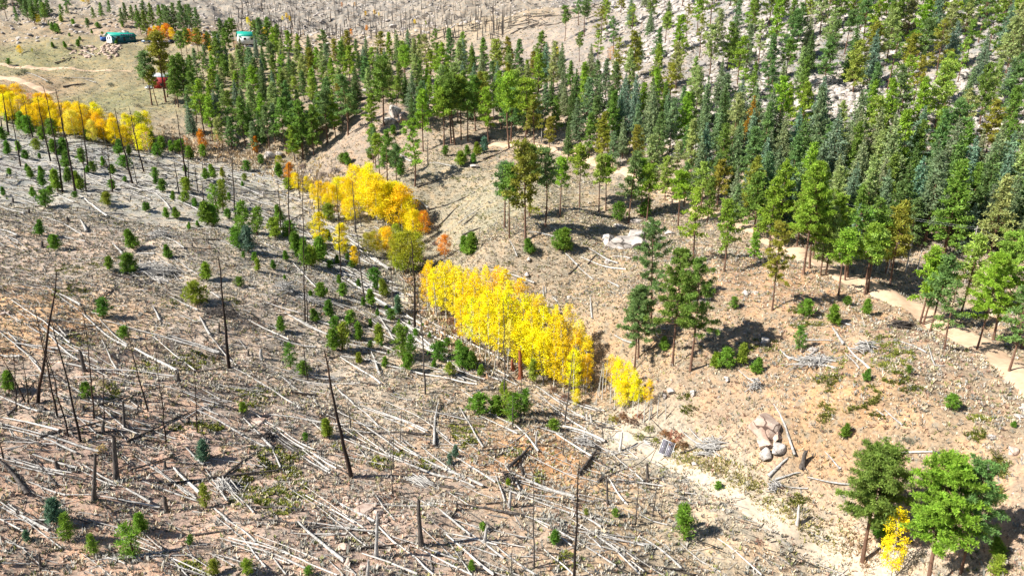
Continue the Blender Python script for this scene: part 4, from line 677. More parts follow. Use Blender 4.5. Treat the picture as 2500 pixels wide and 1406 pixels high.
# ------------------------------------------------------------------ fallen logs: panel, ends in panel px, width, d = dark
LG = """D440,745,590,828,20 D600,880,925,1130,18 D980,1140,1285,1310,26 D725,925,925,1110,12 D750,930,1590,1185,14 D1215,1035,1600,1180,16 D1240,1060,1560,1180,10 D745,1080,850,1300,12 D640,1290,1270,1350,18 D320,1250,640,1290,12 D200,1340,420,1350,14 D300,975,570,1225,14 D420,975,480,1050,14 D60,1020,130,1090,14 D90,1095,430,1150,16 D160,1140,320,1330,12 D350,1030,740,960,12d D430,1075,700,1020,14d D1115,830,1165,940,16 D1450,905,1530,1050,18 D1530,1050,1720,1260,12 D1220,750,1440,860,12 D1310,895,1430,950,10 D1110,1050,1420,1310,10 D1280,1310,1650,1270,14d D1680,1270,1900,1280,12d D1910,790,2400,970,12 D2070,880,2420,1060,16 D1790,915,2100,1090,14 D1760,855,1820,880,12 D2130,900,2500,1110,14 D1930,1040,2300,1130,14 D820,380,920,480,20 D800,595,970,630,24d D585,210,630,290,18 D0,280,130,325,16 D450,320,620,370,10 D200,250,340,300,12 D300,180,600,320,10 D570,30,780,180,14 D390,0,540,80,12 D780,165,910,210,10 D650,150,900,165,10 D40,0,300,90,10 D0,100,180,160,12 D0,60,200,90,10 D0,165,120,180,14d D0,200,150,230,14d D90,120,400,160,8 D1210,50,1480,160,14 D1300,0,1480,60,10 D1100,0,1240,140,12 D930,0,1100,60,10 D1600,225,1700,275,14 D1640,140,1770,200,10 D1130,295,1340,420,10 D1290,335,1600,350,10d D1600,350,1740,415,12 D1270,415,1560,420,8d D1000,450,1130,455,14 D1500,720,1600,780,14 D2115,500,2300,700,12 D2230,290,2300,400,14 D2240,740,2500,850,12 D2040,1340,2120,1399,14 D1680,1270,1900,1399,12 D1780,690,1850,705,8 D0,1180,150,1200,20
E0,600,420,860,18 E10,545,100,600,14 E60,340,350,560,14 E220,470,360,570,26 E30,290,150,330,10d E250,250,330,300,12 E280,890,390,1080,16 E200,940,460,950,12d E450,960,700,1180,22 E480,960,690,1150,14 E700,1180,800,1255,16 E190,1075,400,1160,14 E70,1110,340,1180,14 E0,1060,200,1100,14 E230,1170,290,1330,18 E0,1190,270,1240,12 E0,1200,300,1399,14 E150,1210,600,1340,12 E350,1270,1000,1399,14 E640,1340,900,1360,12d E420,850,850,1080,14 E560,900,1160,1220,14 E850,1070,1200,1240,10 E680,1310,900,1370,12 E900,1270,1150,1370,12 E30,770,200,830,12 E260,600,400,660,12 E550,40,640,125,12 E640,130,940,20,10d E1110,570,1410,670,16 E930,560,1020,600,10 E890,320,1020,260,14d E1030,365,1230,350,8d E1370,290,1560,330,10 E1230,350,1290,480,10 E1810,420,2020,520,14 E1640,450,1730,540,16 E1730,540,1840,640,12 E1660,600,1760,510,10d E1750,480,2080,560,12 E1950,650,2030,695,16 E1540,760,1580,800,14 E1820,770,1830,930,14 E1475,680,1480,760,10 E1990,1040,2140,1110,16 E2270,1000,2320,1060,10 E1980,470,2110,490,12 E1800,530,1870,450,10d E860,240,1080,80,8 E2190,1160,2330,1110,10d E720,250,860,100,9d E900,240,1000,150,9d E450,20,560,60,10 E430,600,490,650,8
F1110,990,1190,1110,24 F1220,1130,1370,1290,18 F760,1200,1140,1280,22 F860,1260,1010,1130,16 F730,1150,800,1220,16 F910,1080,1110,1080,12 F1600,1090,1790,1170,14 F1800,1110,1850,1260,12 F1300,1090,1400,1170,14 F1200,1180,1300,1290,12 F420,1290,570,1390,12 F1150,940,1240,970,16 F880,1170,1000,1110,10d F1840,1260,1920,1265,8
G0,250,430,350,18 G0,290,720,510,18 G0,320,560,515,16 G0,90,280,210,16 G280,200,850,350,14 G380,70,520,130,10 G610,210,1000,380,10 G0,435,400,455,10 G240,515,560,630,20 G600,590,1100,885,18 G550,625,850,750,12 G940,690,1440,870,14 G210,720,480,820,16 G480,820,1160,920,16 G1260,615,1450,810,26 G1350,465,1480,600,18 G1490,620,1650,860,12 G1380,120,1590,235,12 G1420,190,1770,390,16 G1770,390,1930,470,18 G1770,260,1980,480,18 G1980,480,2040,620,14 G1890,0,2180,190,14 G1960,230,2330,300,14 G2000,235,2500,310,12 G1650,0,2300,95,18d G2090,0,2260,110,12 G2260,60,2350,240,8 G2270,290,2340,350,14 G2390,0,2500,100,12 G2440,180,2500,240,10 G2200,490,2400,640,18 G1980,460,2340,500,12d G1860,550,1940,620,8 G600,200,1180,30,14d G300,400,980,230,16d G980,230,1010,110,14d G920,430,1290,255,18d G640,420,860,370,12d G450,365,1080,355,12d G1200,740,2100,625,20d G1620,690,1900,490,18d G950,630,1310,520,16d G830,640,950,580,12d G950,580,880,510,8 G1390,600,1860,460,10d G240,540,410,755,14d G0,560,200,820,30d G60,880,170,955,12 G0,985,180,1090,16 G200,1090,330,990,14d G70,1220,170,1090,14d G0,1000,340,1000,12 G40,1150,180,1210,14 G1560,920,1660,1010,22 G1660,1010,1860,1160,16 G1560,970,1780,1150,12 G1780,1150,1930,1350,16 G1860,1150,2110,1250,14 G2110,1250,2450,1399,14 G1660,1130,1880,1180,18 G1900,1210,2080,1399,12 G1610,700,1850,950,12 G1640,750,1760,880,10 G1560,900,2200,925,16d G1600,990,2140,1025,14d G1400,1110,1700,1065,16d G1620,1220,1740,1170,10d G2160,1010,2500,1310,28 G2390,1290,2500,1399,12 G2440,850,2500,910,14 G1900,780,2050,730,10 G1530,1240,1700,1330,10 G1880,1000,2030,930,12d G240,0,60,240,14d G240,150,330,200,22d
H0,70,100,160,16 H100,160,290,330,14 H160,170,640,360,14 H170,190,620,370,10 H240,210,530,340,10 H0,280,270,330,12 H0,320,340,370,12 H370,395,1040,765,20 H380,430,800,640,12 H590,460,900,690,14 H20,410,760,690,18 H760,690,980,760,14 H160,370,660,380,16d H540,180,900,265,14d H500,300,940,308,8d H870,180,1040,470,14 H700,350,900,510,12 H740,490,1130,720,16 H715,150,685,460,20 H880,50,1100,230,12 H1000,230,1290,370,14 H1110,230,1270,310,12 H1270,310,1440,500,16 H1400,310,1620,380,12 H1560,360,1830,540,18 H1620,320,1920,430,22 H1640,340,1900,440,16 H1760,390,2000,530,14 H2000,540,2200,720,14 H1420,20,1600,150,14 H1580,200,1790,340,16 H1600,140,1780,250,14 H1220,620,1380,470,30d H1000,500,1340,450,14d H1120,540,1330,460,12d H1200,610,1310,780,14 H1300,580,1330,670,16d H1250,655,1700,830,28 H1280,710,1560,800,12 H1700,830,1840,870,16 H1210,780,1750,980,14 H1400,830,1900,1000,16 H1760,970,1900,1050,20 H1730,670,1870,490,26d H1880,720,2055,590,20d H1960,700,2080,880,18 H1130,680,1200,860,14 H1160,760,1400,830,10 H840,880,1340,970,22d H1340,970,1700,1150,16 H1060,880,1220,870,14d H1430,990,1560,990,12 H1700,1150,2000,1330,14 H1790,1100,1900,1200,12 H1870,1120,2180,1399,16 H1960,1160,2150,1290,12 H2170,1120,2480,1350,18 H2270,1130,2400,1220,10 H2080,1290,2500,1370,18d H2220,1310,2400,1399,14d H1480,1210,1700,1399,14 H1430,1340,1900,1310,10d H570,860,950,1110,18 H750,960,1080,1080,10 H950,1100,1190,1280,18 H1140,1190,1430,1399,20 H770,1110,1120,1399,22 H790,1160,950,1390,12 H520,1180,960,1399,16 H590,1045,830,1280,10 H760,1090,1140,1180,12 H830,1170,1140,1260,12 H510,1160,80,1215,18d H0,880,250,1010,24 H250,1010,430,1190,18 H430,1190,680,1399,16 H380,1120,850,1290,14 H260,820,400,1000,12 H160,1240,560,1399,20 H0,1270,120,1399,12 H1080,1080,1200,1020,14d H640,870,760,890,10 H380,710,830,760,14d H420,700,820,770,12d H2170,950,2380,1030,12 H1280,1120,1400,1125,14d
I680,160,830,540,20 I640,690,780,550,28 I690,710,870,650,18 I740,750,930,765,12 I920,690,1240,740,16 I1050,500,1160,630,16 I1480,190,1610,310,16 I1430,200,1480,240,12 I1550,530,1850,500,20 I0,340,160,450,16 I70,330,290,540,14 I0,510,170,440,14d I270,1130,590,1399,14 I0,1160,300,1370,12 I920,1070,1080,1160,14 I960,1300,1200,1399,10 I0,1370,130,1399,16d
B400,1100,520,1180,16 B1040,1170,1230,1080,12d B560,1370,730,1300,10d B650,1200,850,1230,8 A830,1330,1200,1399,8 A400,465,520,420,8d A460,640,620,615,14d A620,580,700,610,6 A430,575,680,580,6 A180,530,350,600,6 A620,375,690,415,8 A570,1100,700,1130,8""".split()
def build_log(ax_, ay_, bx_, by_, w_px, dark, name='fallen_log', label=True):
    (X0, X1), (Y0, Y1), (Z0, Z1) = hit([ax_, bx_], [ay_, by_]); ym = (Y0+Y1)/2; zm = (Z0+Z1)/2; r = max(.035, w_px*mpp(ym, zm)/2*.8)
    L = math.hypot(X1-X0, Y1-Y0); n_ = int(np.clip(L/1.6, 5, 16)); tt = np.linspace(0, 1, n_)
    X = X0+(X1-X0)*tt; Y = Y0+(Y1-Y0)*tt; g_ = H(X, Y); ln = np.polyval(np.polyfit(tt, g_, 2), tt); Zc = np.maximum(ln, g_)+r*.8+.10
    Zc = np.convolve(np.pad(Zc, 1, mode='edge'), [.25, .5, .25], 'valid')
    sw = RNG.normal(0, .012*L)*np.sin(tt*pi)+RNG.normal(0, .03, n_); nx, ny = -(Y1-Y0)/L, (X1-X0)/L
    flip = (ay_ < by_)                                    # thick end mostly downhill
    pts = np.stack([X+nx*sw, Y+ny*sw, Zc], 1); c = pts.mean(0); c[2] = H(c[0], c[1]); pts = pts-c
    wd = MB(); rr = r*(1.25-.65*tt if not flip else .60+.65*tt); wd.tube(pts, rr, 8, jag=r*1.2)
    nb_ = min(14, int(L*.9)+1)
    for k in range(nb_):
        i = random.randint(0, n_-2); u = random.random(); q = pts[i]*(1-u)+pts[i+1]*u; a = random.uniform(-.3, pi+.3); Lb = random.uniform(.2, 1.0)+r*2
        sd_ = np.array([nx*math.cos(a), ny*math.cos(a), max(.05, math.sin(a))]); al = (pts[-1]-pts[0])/L*(.6 if flip else -.6)*-1
        q1 = q+(sd_+al*.7)*Lb*.7; wd.tube([q, q1], [r*.22, r*.06], 4, cap=False)
    return wd, c, L
logs = []
for s_ in LG:
    d = s_.endswith('d'); s2 = s_.rstrip('d'); p, x0, y0, x1, y1, w_ = spx(s2); a = pz(p, x0, y0); b_ = pz(p, x1, y1)
    if min(a[0], b_[0]) < 1: a = (a[0]-8, a[1]-2) if a[0] < 1 else a
    logs.append([a[0], a[1], b_[0], b_[1], w_/2.976, d])
# the thick litter of parallel logs higher on the burnt slope
UP = [(0,300),(200,345),(560,400),(700,440),(830,540),(900,650),(1000,760),(1100,870),(980,840),(760,620),(480,470),(200,470),(0,470)]
UPg = [(0,355),(250,395),(560,430),(560,500),(0,500)]
i = 0
while i < 420:
    x = random.uniform(-10, 1080); y = random.uniform(300, 880)
    if not in_poly(np.array([x]), np.array([y]), UP)[0]: continue
    i += 1; sc = (y/700)**1.1; L = random.uniform(40, 150)*(.6+.5*sc); sl = random.gauss(.24 if y < 480 else .42, .13); 
    if random.random() < .12: sl = -sl*.6
    logs.append([x-L/2, y-L*sl/2, x+L/2, y+L*sl/2, random.uniform(1.6, 3.4)*(.6+.45*sc), random.random() < .22])
for i in range(170):
    x = random.uniform(0, 1600); y = random.uniform(700, 1400)
    if not slope_side(x, y+30): continue
    L = random.uniform(40, 190); sl = random.gauss(.45, .3)*(1 if random.random() < .75 else -.7)
    logs.append([x-L/2, y-L*sl/2, x+L/2, y+L*sl/2, random.uniform(1.6, 3.6), random.random() < .35])
for i in range(38):                                        # bundles of trunks that fell the same way
    x = random.uniform(0, 1650); y = random.uniform(560, 1400)
    if not slope_side(x, y+40): continue
    sl = random.gauss(.45, .3); L0 = random.uniform(90, 210)*(y/1000)
    for k in range(random.randint(3, 6)):
        L = L0*random.uniform(.6, 1.15); s2 = sl+random.gauss(0, .07); x2 = x+random.gauss(0, 22); y2 = y+random.gauss(0, 8)
        logs.append([x2-L/2, y2-L*s2/2, x2+L/2, y2+L*s2/2, random.uniform(1.8, 4.4)*(y/1000), random.random() < .25])
size = lambda l: math.hypot(l[2]-l[0], l[3]-l[1])*l[4]
logs.sort(key=size, reverse=True); rest = MB(); restd = MB()
for k, l in enumerate(logs):
    wd, c, L = build_log(*l)
    if k < 298:
        pale = (not l[5]) and random.random() < .35; o = wd.obj('fallen_log', M_LOGD if l[5] else (M_LOGW if pale else M_LOG), loc=tuple(c))
        ln = 'long' if L > 9 else ('short' if L < 4 else 'mid-length')
        LIST.append((o, f"{ln} {'charred' if l[5] else 'bleached'} fallen log", 'charred log' if l[5] else 'bleached log', 'log', (l[0]+l[2])/2, (l[1]+l[3])/2, 'fallen burnt logs'))
    else:
        tgt = restd if l[5] else rest
        for v, in zip(wd.v): v += c
        for v_ in wd.v: tgt.v.append(v_)
        for f_ in wd.f3: tgt.f3.append(f_+tgt.n)
        for f_ in wd.f4: tgt.f4.append(f_+tgt.n)
        tgt.n += wd.n
tag(rest.obj('log_litter', M_LOG), 'small bleached logs scattered thickly over the burnt slope', kind='stuff')
tag(restd.obj('log_litter', M_LOGD), 'small charred logs scattered over the burnt slope', kind='stuff')
# logs lying on the far burnt hill
fr = MB()
for i in range(520):
    x = random.uniform(560, 1480); y = random.uniform(0, 125)
    if y > 125-abs(x-900)*.12 or (x > 1180 and y > 40+(1480-x)*.25): continue
    X, Y, Zg = hit1(x, y); a = random.gauss(-.3, .5); L = random.uniform(3, 9); fr.tube([(X-math.cos(a)*L/2, Y-math.sin(a)*L/2, float(H(X-math.cos(a)*L/2, Y-math.sin(a)*L/2))+.25), (X+math.cos(a)*L/2, Y+math.sin(a)*L/2, float(H(X+math.cos(a)*L/2, Y+math.sin(a)*L/2))+.25)], [.28, .16], 5)
tag(fr.obj('far_log_litter', M_CHARG), 'dark logs scattered over the distant burnt hill', kind='stuff')
ft = MB()
for i in range(420):
    x = random.uniform(560, 1250); y = random.uniform(-10, 100)
    X, Y, Zg = hit1(x, max(y, 2)); h = random.uniform(4, 9); l_ = random.gauss(0, .5); ft.tube([(X, Y, Zg-.3), (X+l_*.5, Y, Zg+h*.5), (X+l_, Y, Zg+h)], [.26, .2, .08], 5)
tag(ft.obj('far_burnt_trunks', M_CHARG), 'hundreds of thin burnt trunks standing on the distant hill', kind='stuff')
# brush piles
def brush(px, py, w_, h_, n_, mat, label, cat='brush pile', a0=-.3, spread=.6, name='brush_pile'):
    X, Y, Zg = hit1(px, py); m_ = mpp(Y, Zg); W_ = w_*m_; hh = h_*m_; wd = MB()
    for k in range(n_):
        a = random.gauss(a0, spread); L = random.uniform(.35, .8)*W_; u, v = random.gauss(0, .17)*W_, random.gauss(0, .12)*W_; q = max(0, 1-(u*u+v*v)/(W_*.45)**2)
        z0 = random.uniform(.05, 1)*hh*q+.08; r = random.uniform(.03, .10)
        d = np.array([math.cos(a)*L/2, math.sin(a)*L/2, random.uniform(-.18, .18)*hh]); c = np.array([u, v, z0+float(H(X+u, Y+v))-Zg])
        p0, p1 = c-d, c+d
        for p_ in (p0, p1): p_[2] = max(p_[2], float(H(X+p_[0], Y+p_[1]))-Zg+.06)
        wd.tube([p0, (p0+p1)/2+[0, 0, random.uniform(0, .1)], p1], [r, r*.8, r*.4], 5)
    o = wd.obj(name, mat, loc=(X, Y, Zg)); tag(o, label, cat, 'heaps of piled branches and logs')
brush(378,672,130,26,150,M_LOG,'large heap of bleached branches beside the dark green sapling',a0=-.5,spread=.4)
brush(395,690,60,10,40,M_LOGW,'small stack of pale split logs below the large branch heap',a0=-.6,spread=.2)
brush(700,712,62,26,80,M_LOG,'tangled round heap of grey branches on the burnt slope',spread=1.5)
brush(760,738,80,12,50,M_LOG,'flat spill of grey branches right of the round heap',a0=-.4,spread=.4)
brush(395,582,80,22,60,M_LOG,'loose tangle of bleached poles high on the burnt slope',a0=-.7,spread=.7)
brush(545,770,90,16,60,M_LOGD,'curved dark heap of branches beside the snag',a0=-.4,spread=.5)
brush(2205,800,70,18,60,M_CHARG,'grey log stack beside the dirt road',a0=.02,spread=.15,cat='log stack',name='log_stack')
brush(1180,350,70,10,60,M_CHARG,'dark slash pile under the pines at the road bend',a0=0,spread=.3)
brush(1842,950,34,30,60,M_LOG,'upturned root crown with grey branches on the bank',a0=1.4,spread=.6,cat='root crown',name='root_crown')
brush(1576,1088,34,6,14,M_LOGW,'short pale planks piled left of the solar panel',a0=-.55,spread=.08,cat='plank pile',name='plank_pile')
brush(1735,1098,70,16,60,M_LOG,'brushy white fallen top right of the solar panel',a0=-.6,spread=.5)
brush(1990,890,110,18,70,M_LOG,'sprawling grey branches of a fallen tree on the sandy bank',a0=.1,spread=.9)
brush(2110,860,60,30,50,M_LOG,'bleached root tangle upslope on the sandy bank',a0=-1.0,spread=.5)
brush(1890,1190,34,14,36,M_LOG,'small grey branch tangle by the lower track',a0=.2,spread=1)
brush(1430,1085,60,20,40,M_LOG,'loose knot of bleached poles left of the solar panel',a0=-.5,spread=.7)
brush(555,1195,80,20,60,M_LOG,'fan of bleached branches beside the large green mat',a0=-.9,spread=.4)
brush(1240,1170,40,20,30,M_CHARG,'charred jumble at the foot of the leaning black log',a0=.6,spread=.9)
brush(650,1070,50,14,30,M_LOGD,'grey twigs beside the pale boulder on the near slope',spread=1.2)
brush(1030,1180,90,10,30,M_LOG,'thin bleached poles lying in a bundle mid slope',a0=-.55,spread=.15)
brush(1600,820,60,10,16,M_LOG,'thin grey poles on the bank below the boulder outcrop',a0=-.5,spread=.5)
# ------------------------------------------------------------------ boulders
def boulder_mesh(seed, sub=3, flat=.7, rough=.22):
    import bmesh
    bm_ = bmesh.new(); bmesh.ops.create_icosphere(bm_, subdivisions=sub+1, radius=1); rg = np.random.default_rng(seed)
    pl = rg.normal(0, 1, (11, 3)); pl /= np.linalg.norm(pl, axis=1)[:, None]; dd = rg.uniform(.38, .78, 11); fr_ = rg.normal(0, 2.2, (6, 3)); ph = rg.uniform(0, 6, 6)
    for v in bm_.verts:
        p = np.array(v.co)
        for n_, d in zip(pl, dd):
            t_ = p@n_
            if t_ > d: p = p-n_*(t_-d)*.97
        p = p*(1+rough*.25*sum(math.sin(f@p+h) for f, h in zip(fr_, ph))/3); v.co = (p[0], p[1], p[2]*flat)
    me = bpy.data.meshes.new('boulder'); bm_.to_mesh(me); bm_.free(); return me
BM = [boulder_mesh(s_) for s_ in (1, 2, 3, 4, 5, 6)]
for m_ in BM: m_.materials.append(None)
def boulder(px, py, wpx, hpx, mat, label, i, dy=0, group=None, rz=None):
    X, Y, Zg = hit1(px, py); m_ = mpp(Y, Zg); o = put('boulder', BM[i % 6], loc=(X, Y+dy, Zg+hpx*m_*.12)); o.scale = (wpx*m_/2*1.45, (wpx+hpx)*m_/4*1.35, hpx*m_/2*1.95); o.rotation_euler = (0, 0, (i*1.3) if rz is None else rz)
    o.material_slots[0].link = 'OBJECT'; o.material_slots[0].material = mat
    tag(o, label, 'boulder', group)
boulder(1862,1046,84,66,M_ROCKP,'largest cracked pinkish boulder on the right slope above the fallen branched log',0)
boulder(1892,1064,34,30,M_ROCKP,'pink boulder wedged against the right side of the largest boulder',1)
boulder(1870,1088,42,30,M_ROCKP,'pink slab boulder directly below the largest boulder',2)
boulder(1898,1095,32,28,M_ROCK,'round pale boulder lower right of the boulder cluster',3)
boulder(1866,1114,28,30,M_ROCK,'pointed pale boulder at the bottom of the boulder cluster',4)
boulder(1522,600,98,40,M_ROCK,'broad white slab, largest of the boulder outcrop',0,rz=.1)
boulder(1484,590,44,30,M_ROCK,'white domed boulder at the left end of the outcrop',1)
boulder(1562,604,46,38,M_ROCK,'white sloping boulder right of the broad slab',2)
boulder(1550,574,50,20,M_ROCK,'flat white boulder along the top of the outcrop',3)
boulder(1510,605,36,16,M_ROCK,'low white boulder at the foot of the outcrop',4)
boulder(1505,553,24,11,M_ROCK,'small pale rock upslope left of the outcrop',5)
boulder(1552,541,34,11,M_ROCK,'small pale rock upslope centre above the outcrop',0)
boulder(1585,552,26,13,M_ROCK,'small pale rock upslope right of the outcrop',1)
boulder(1635,572,28,14,M_ROCK,'pale rock standing apart right of the outcrop',2)
boulder(966,280,36,36,M_ROCK,'tall pale boulder standing in shade among the pines',0)
boulder(985,292,40,28,M_ROCKP,'darker boulder right of the tall pale boulder among pines',1)
boulder(955,300,34,20,M_ROCK,'low boulder below the tall pale boulder among pines',2)
boulder(900,225,34,18,M_ROCK,'boulder half hidden in the forest above the clearing',3)
boulder(1055,250,30,20,M_ROCK,'boulder in the forest right of the shaded boulders',4)
boulder(655,382,26,18,M_ROCK,'grey boulder at the forest edge near the draw',5)
boulder(683,380,20,16,M_ROCK,'smaller grey boulder right beside the forest edge boulder',0)
boulder(628,1035,34,22,M_ROCKP,'squat pink boulder behind crossed logs on the near slope',3)
boulder(648,1014,16,12,M_ROCKP,'small pink rock just behind the squat pink boulder',1)
boulder(885,1245,60,24,M_ROCKP,'red and white boulder crossed by a long bleached log',0,rz=.2)
boulder(920,1258,30,22,M_ROCKP,'pink boulder at the right end of the red and white boulder',1)
boulder(843,1340,30,20,M_ROCKP,'pale block at the lower end of a grey log near the bottom',2)
boulder(848,1375,22,18,M_ROCKP,'smaller pale block just below the pale block',4)
boulder(885,1385,20,16,M_ROCKP,'round pale rock at the bottom edge under grey logs',3)
boulder(1228,1160,14,20,M_ROCKP,'small pink rock at the foot of the leaning black log',5)
boulder(1866,832,22,17,M_ROCK,'egg-shaped white boulder beside green mats on the bank',3)
boulder(1818,718,17,12,M_ROCK,'left of two small white rocks on the road bank',4)
boulder(1845,716,13,9,M_ROCK,'right of two small white rocks on the road bank',5)
boulder(1640,957,22,14,M_ROCK,'white rock right of the last yellow aspens',2)
boulder(1692,962,14,18,M_ROCK,'upright white rock on the slope right of the aspens',1)
boulder(1622,968,12,14,M_ROCK,'narrow white rock just left of the white rock near aspens',0)
boulder(1697,1134,16,10,M_ROCK,'small white rock on the track below the solar panel',2)
boulder(1290,635,12,9,M_ROCK,'small white rock on the grassy bank above the lower aspens',4)
boulder(1285,672,16,9,M_ROCK,'flat white rock beside the fallen log behind the aspens',4)
boulder(1390,728,22,9,M_ROCK,'pale flat rock on the grassy bank right of the aspens',1)
boulder(1482,640,18,10,M_ROCK,'pale rock beside grey poles below the outcrop',5)
boulder(1160,408,24,9,M_ROCK,'flat pale rock on the round knoll clearing',2)
boulder(2470,1102,22,24,M_ROCKP,'rounded pink boulder near the right edge',3)
boulder(2490,1018,26,10,M_ROCK,'flat pale boulder on the right edge',2)
boulder(2495,1000,14,14,M_ROCK,'small upright pale boulder on the right edge',1)
boulder(2420,1067,16,12,M_ROCK,'small white rock left of the rounded pink boulder',5)
boulder(2408,1143,14,16,M_ROCK,'white rock behind the lower right pines',4)
boulder(1982,855,28,14,M_ROCK,'grey rock right of the cone-shaped sapling on the bank',0)
boulder(1775,925,20,10,M_ROCK,'pale rock lying below the bank saplings',1)
boulder(960,68,16,12,M_ROCK,'left pale boulder at the foot of the distant burnt hill',2)
boulder(985,75,16,12,M_ROCK,'right pale boulder at the foot of the distant burnt hill',3)
boulder(8,767,12,10,M_ROCKP,'small dark red rock on bare soil at the left edge',3)
boulder(22,765,14,9,M_ROCKP,'second dark red rock on bare soil near left edge',4)
# ------------------------------------------------------------------ solar panel
def flat_mat(name, c, rough=.6, metal=0, spec=.4):
    m, t, b = new_mat(name, rough, spec); b.inputs['Base Color'].default_value = (*c, 1); b.inputs['Metallic'].default_value = metal
    f = noise(t, 4, 4, .6); t.links.new(mix(t, c, tuple(v*.75 for v in c), ramp(t, f, [(.45, (0,0,0)), (.7, (1,1,1))])), b.inputs['Base Color']); return m
M_WHITE = flat_mat('white_frame', (.78,.78,.76)); M_CELL = flat_mat('solar_cell', (.07,.06,.10), .25); M_STEEL = flat_mat('galvanised_steel', (.5,.5,.5), .4, .6)
X, Y, Zg = hit1(1627, 1110); u_ = mpp(Y, Zg)
e = empty('solar_panel', (X, Y, Zg)); tag(e, 'white framed two-module solar panel on a low stand beside the track', 'solar panel')
ex = np.array([22.5, 13.0]); 
# panel tilted back, facing the camera side and the sun
Wp, Hp = 1.85, 2.15
ca_, sa_ = math.cos(radians(-18)), math.sin(radians(-18)); tl = radians(52)
xa = np.array([ca_, sa_, -.28]); xa /= np.linalg.norm(xa); up_ = np.array([.30, math.cos(tl), math.sin(tl)]); up_ -= xa*(up_@xa); up_ /= np.linalg.norm(up_); nn = np.cross(xa, up_)
R_ = np.stack([xa, up_, nn], 1); c0 = np.array([0, 0, 1.15])
fm = MB()
for u in (-1, 0, 1): fm.box(c0+xa*u*(Wp/2), (.07, Hp+.07, .06), R_)
for v in (-1, 1): fm.box(c0+up_*v*Hp/2, (Wp, .066, .056), R_)
fm.obj('panel_frame', M_WHITE, e)
for s_ in (-1, 1):
    md = MB(); md.box(c0+xa*s_*Wp/4-nn*.006, (Wp/2-.072, Hp-.07, .02), R_); mo = md.obj('solar_module', M_CELL, e)
    gl = MB()
    for k in range(1, 12): gl.box(c0+xa*s_*Wp/4+up_*(k/12-.5)*(Hp-.07)+nn*.007, (Wp/2-.074, .02, .004), R_)
    for k in (-1, 0, 1): gl.box(c0+xa*(s_*Wp/4+k*Wp/8)+nn*.0125, (.016, Hp-.074, .004), R_)
    gl.obj('grid_lines', M_WHITE, mo)
for s_ in (-1, 1):
    lg = MB(); a = c0+xa*s_*.65+up_*.5-nn*.05; lg.tube([a, (a[0], a[1]+.25, -.1)], .03, 6); lg.tube([c0+xa*s_*.65-up_*.8-nn*.05, (a[0], a[1]+.25, .05)], .025, 6); lg.obj('leg', M_STEEL, e)
X, Y, Zg = hit1(1644, 1118); mk = MB(); mk.tube([(0, 0, -.1), (0, 0, 1.1)], .025, 6); mk.box((0, 0, 1.15), (.18, .16, .12)); tag(mk.obj('marker_post', M_WHITE, loc=(X, Y, Zg)), 'thin white post with small box right of the solar panel', 'post')
# ------------------------------------------------------------------ houses
M_TEAL = flat_mat('teal_metal_roof', (.012,.36,.27), .45); M_TEALW = flat_mat('teal_wall', (.02,.14,.17)); M_WWALL = flat_mat('white_wall', (.72,.75,.76)); M_GLASS = flat_mat('window_glass', (.03,.045,.06), .15); M_WOOD = flat_mat('deck_wood', (.22,.13,.08)); M_REDP = flat_mat('red_paint', (.42,.03,.03)); M_BLUE = flat_mat('blue_tarp', (.03,.12,.42)); M_GREYR = flat_mat('grey_roof', (.42,.45,.46)); M_DARK = flat_mat('dark_trim', (.04,.04,.05))
def house(name, px, py, theta, L, Dp, hw, hr, wall, gable, roof, over=.7, windows=(), porch=0, extras=None):
    X, Y, Zg = hit1(px, py); e = empty(name, (X, Y, Zg+.1), theta)
    w = MB(); w.box((0, 0, hw/2-.6), (L, Dp, hw+1.2)); w.obj('wall', wall, e)
    for s_ in (-1, 1):
        gb = MB(); xg = s_*(L/2+.012); V = [(xg, -Dp/2, -1), (xg, Dp/2, -1), (xg, Dp/2, hw), (xg, 0, hw+hr), (xg, -Dp/2, hw)]; V2 = [(x-s_*.01, y, z) for x, y, z in V]
        gb.add(V+V2, [(0,1,2),(0,2,4),(2,3,4),(5,7,6),(5,9,7),(7,9,8)]); gb.obj('gable_wall', gable, e)
    sl = math.atan2(hr, Dp/2); rl = math.hypot(hr, Dp/2)+over
    rf = MB()
    for s_ in (-1, 1):
        cy_ = s_*(Dp/4+over*.5*math.cos(sl)); cz_ = hw+hr/2-over*.5*math.sin(sl)+.12; R2 = np.array([[1, 0, 0], [0, math.cos(sl), s_*math.sin(sl)], [0, -s_*math.sin(sl), math.cos(sl)]])
        rf.box((0, cy_, cz_), (L+over*2, rl, .12), R2)
        for k in range(int(L/1.2)): rf.box((-L/2+k*1.2+.5, cy_, cz_+.07), (.06, rl, .06), R2)
    rf.obj('roof', roof, e)
    for side, u, z, ww, wh in windows:
        f = MB(); pn = MB()
        if side == 'f': f.box((u, -Dp/2-.04, z), (ww+.2, .1, wh+.2)); pn.box((u, -Dp/2-.09, z), (ww, .04, wh))
        else: f.box((-L/2-.05, u, z), (.1, ww+.2, wh+.2)); pn.box((-L/2-.1, u, z), (.04, ww, wh))
        fo = f.obj('window', M_WHITE, e); pn.obj('pane', M_GLASS, fo)
    return e
e = house('ranch_house', 297, 101, radians(50), 13.5, 7.2, 2.7, 1.7, M_TEALW, M_WWALL, M_TEAL, windows=[('f', -3, 1.7, 1.6, 1.3), ('f', 4.3, 1.5, 1.8, 1.1), ('g', -1.4, 1.5, 1.2, 1.2), ('g', 1.6, 1.5, 1.2, 1.2)])
tag(e, 'long house with teal metal roof and white gable end above the meadow', 'house')
d = MB(); d.box((.2, -3.68, 1.0), (1.0, .1, 2.1)); d.obj('door', M_DARK, e)
